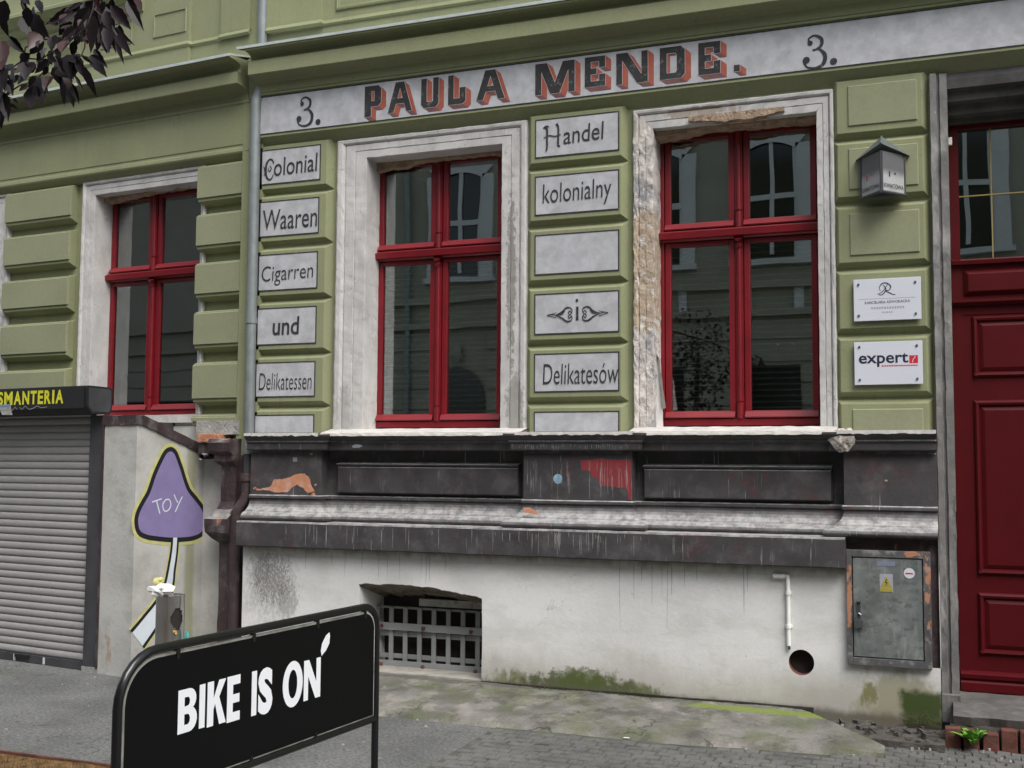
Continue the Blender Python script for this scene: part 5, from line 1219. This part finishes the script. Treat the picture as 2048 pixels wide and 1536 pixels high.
for tws in TW:
    W_(MB().tube([cp3(x, y, 3.17) for x, y in tws], .0022, 6), 'twig', bark, TR)
# crown foliage beyond the frame, above the camera's left
cr = MB(); 
for k in range(500):
    c = Vector((-4.5, -5.2, 5.2)); d = Vector((random.gauss(0, 1), random.gauss(0, 1), random.gauss(0, .7))).normalized()*random.random()**.4*.9
    p = c+Vector((d.x, d.y, d.z*.85))
    if p.z < 4.1: continue
    a = Vector((random.uniform(-1, 1), random.uniform(-1, 1), random.uniform(-1, 0))).normalized()*.05; b = a.cross(Vector((random.random(), random.random(), 1))).normalized()*.022
    i = len(cr.v); cr.v += [tuple(p), tuple(p+a*.5+b), tuple(p+a), tuple(p+a*.5-b)]; cr.f.append((i, i+1, i+2, i+3))
W_(cr, 'crown', leafm, TR, kind='stuff', smooth=False)
# planting bed at the tree's foot
sb = MB(); sb.box(-5.9, -4.05, -4.9, -2.76, -.15, -.085); so_ = sb.build('planting_bed', soil, kind='structure', jit=.01)
MB().box(-5.92, -4.03, -2.765, -2.745, -.12, -.072).build('bed_edging', brickm, kind='structure')
gb = MB()
for k in range(1500):
    x = random.uniform(-5.8, -4.1); y = random.uniform(-3.4, -2.78); h = random.uniform(.02, .055); a = random.uniform(-.02, .02)
    i = len(gb.v); gb.v += [(x, y, -.09), (x+.004, y, -.09), (x+a, y+random.uniform(-.02, .01), -.09+h)]; gb.f.append((i, i+1, i+2))
o = gb.build('dry_grass', soil, kind='stuff'); o['label'] = 'dry brown grass in the planting bed'; o['category'] = 'grass'

# crumbs and litter on the paving
lt = MB()
for k in range(260):
    x = random.uniform(-6.5, 1); y = random.uniform(-2.6, -.35) if random.random() < .6 else random.uniform(-1.1, -.3); s = random.uniform(.002, .007)
    if y > -.55 and x > -.4: continue
    zz = -.100 if y < -1.05 else -.015-.085*min(1, (-.14-y)/.85)+.004
    lt.box(x-s, x+s*1.4, y-s, y+s, zz-.01, zz+s*.9)
lo = lt.build('grit', mat('grit', (.32, .31, .29), .9, .5, 30, 0), kind='stuff', smooth=False, jit=0); lo['label'] = 'small grit and crumbs scattered on the pavement'; lo['category'] = 'grit'
for i, (x, y, z) in enumerate(((-2.45, -.92, -.092), (-1.9, -1.02, -.09))):
    b_ = MB().tube([(x, y, z+.004), (x+.035, y+.006, z+.004)], .004, 8).build('cigarette_end', paper); tag(b_, ('white cigarette end lying nearest the sign stand on the apron edge', 'white cigarette end on the apron edge left of the middle')[i], 'litter')
# ================================================================== across the street (seen in the glass)
OB = thing('opposite_building', 'olive grey house across the street with white window surrounds', 'building', (-6, -15.6, 0))
YO = -15.6
WX = [(.45, 1.0), (-3.4, 1.05), (-5.85, 1.05), (-8.3, 1.05), (-10.66, 1.05), (-14.2, 1.05), (-16.6, 1.05), (-19.2, 1.05), (2.9, 1.05), (5.3, 1.05)]
W_(MB().box(-60, 45, YO-.5, YO, -.1, 11.5), 'wall', opp, OB)
for zc in (5.35, 4.75, 9.6): W_(MB().box(-30, 14, YO, YO+.16, zc, zc+.14), 'string_course', opp, OB)
for k in range(9): W_(MB().box(-30, -11.35, YO, YO+.04, .5+k*.47, .9+k*.47).box(-9.95, 14, YO, YO+.04, .5+k*.47, .9+k*.47), 'rustic_course', opp, OB)
for x, w_ in WX:
    for z0 in (6.05,):
        z1 = z0+2.25; s = MB()
        s.box(x-w_/2-.30, x-w_/2, YO, YO+.09, z0-.1, z1+.1).box(x+w_/2, x+w_/2+.30, YO, YO+.09, z0-.1, z1+.1)
        n = 10
        for i in range(n):
            a0 = -1+2*i/n; a1 = -1+2*(i+1)/n; zA = z1+.1+.16*(1-a0*a0); zB = z1+.1+.16*(1-a1*a1)
            q = len(s.v); s.v += [(x+a0*w_/2, YO+.09, zA-.1), (x+a1*w_/2, YO+.09, zB-.1), (x+a1*(w_/2+.3), YO+.09, zB+.22), (x+a0*(w_/2+.3), YO+.09, zA+.22)]; s.f.append((q, q+1, q+2, q+3))
        s.box(x-w_/2-.36, x+w_/2+.36, YO, YO+.16, z0-.22, z0-.1)
        wn = W_(s, 'window', oppw, OB)
        W_(MB().box(x-w_/2, x+w_/2, YO+.005, YO+.02, z0-.1, z1+.2), 'pane', oppg, wn)
        fr = MB().box(x-.045, x+.045, YO+.02, YO+.07, z0, z1+.2).box(x-w_/2, x-.045, YO+.02, YO+.08, z0+1.15, z0+1.27).box(x+.045, x+w_/2, YO+.02, YO+.08, z0+1.15, z0+1.27)
        fr.box(x-w_/2, x-w_/2+.06, YO+.02, YO+.06, z0-.1, z1+.1).box(x+w_/2-.06, x+w_/2, YO+.02, YO+.06, z0-.1, z1+.1)
        W_(fr, 'frame', oppw, wn)
for x, w_ in WX[1:4]+WX[5:]:
    W_(MB().box(x-.62, x-.42, YO, YO+.06, 4.9, 5.35).box(x+.42, x+.62, YO, YO+.06, 4.9, 5.35), 'bracket', oppw, OB)
    W_(MB().box(x-.55, x+.55, YO+.042, YO+.06, 1.3, 3.7), 'shop_window', oppg, OB)
ar_ = [(-10.0, -.1), (-10.0, 3.1)]+[(-10.65+.65*math.cos(R(a)), 3.1+.75*math.sin(R(a))) for a in range(0, 181, 12)]+[(-11.3, 3.1), (-11.3, -.1)]
W_(MB().poly([(x, YO+.045, z) for x, z in ar_]), 'arched_doorway', oppg, OB)
W_(lump((-10.65, YO+.08, 4.15), (.13, .08, .2), 2), 'keystone', opp, OB)
op = thing('downpipe', 'rain pipe on the house across the street', 'pipe', (-12.0, YO+.12, -.1)); W_(MB().tube([(-12.0, YO+.12, -.1), (-12.0, YO+.12, 11)], .07, 10), 'pipe', zinc, op)
T2 = thing('plum_tree', 'small purple leaved tree on the far pavement', 'tree', (-4.6, -13.0, -.1))
W_(MB().tube([(-4.6, -13, -.2), (-4.62, -13, 1.2), (-4.5, -13, 2.6), (-4.45, -13, 3.8)], [.09, .07, .06, .03], 10), 'trunk', bark, T2)
cr = MB()
for k in range(1500):
    d = Vector((random.gauss(0, 1), random.gauss(0, 1), random.gauss(0, 1))).normalized()*random.random()**.4
    cl = noise.noise(d*2.4)
    if cl < -.15: continue
    p = Vector((-4.5+d.x*1.0, -13+d.y*1.0, 3.5+d.z*1.15)); a = Vector((random.uniform(-1, 1), random.uniform(-1, 1), random.uniform(-1, 0))).normalized()*.1; b = a.cross(Vector((random.random(), random.random(), 1))).normalized()*.04
    i = len(cr.v); cr.v += [tuple(p), tuple(p+a*.5+b), tuple(p+a), tuple(p+a*.5-b)]; cr.f.append((i, i+1, i+2, i+3))
W_(cr, 'crown', leafm, T2, kind='stuff', smooth=False)
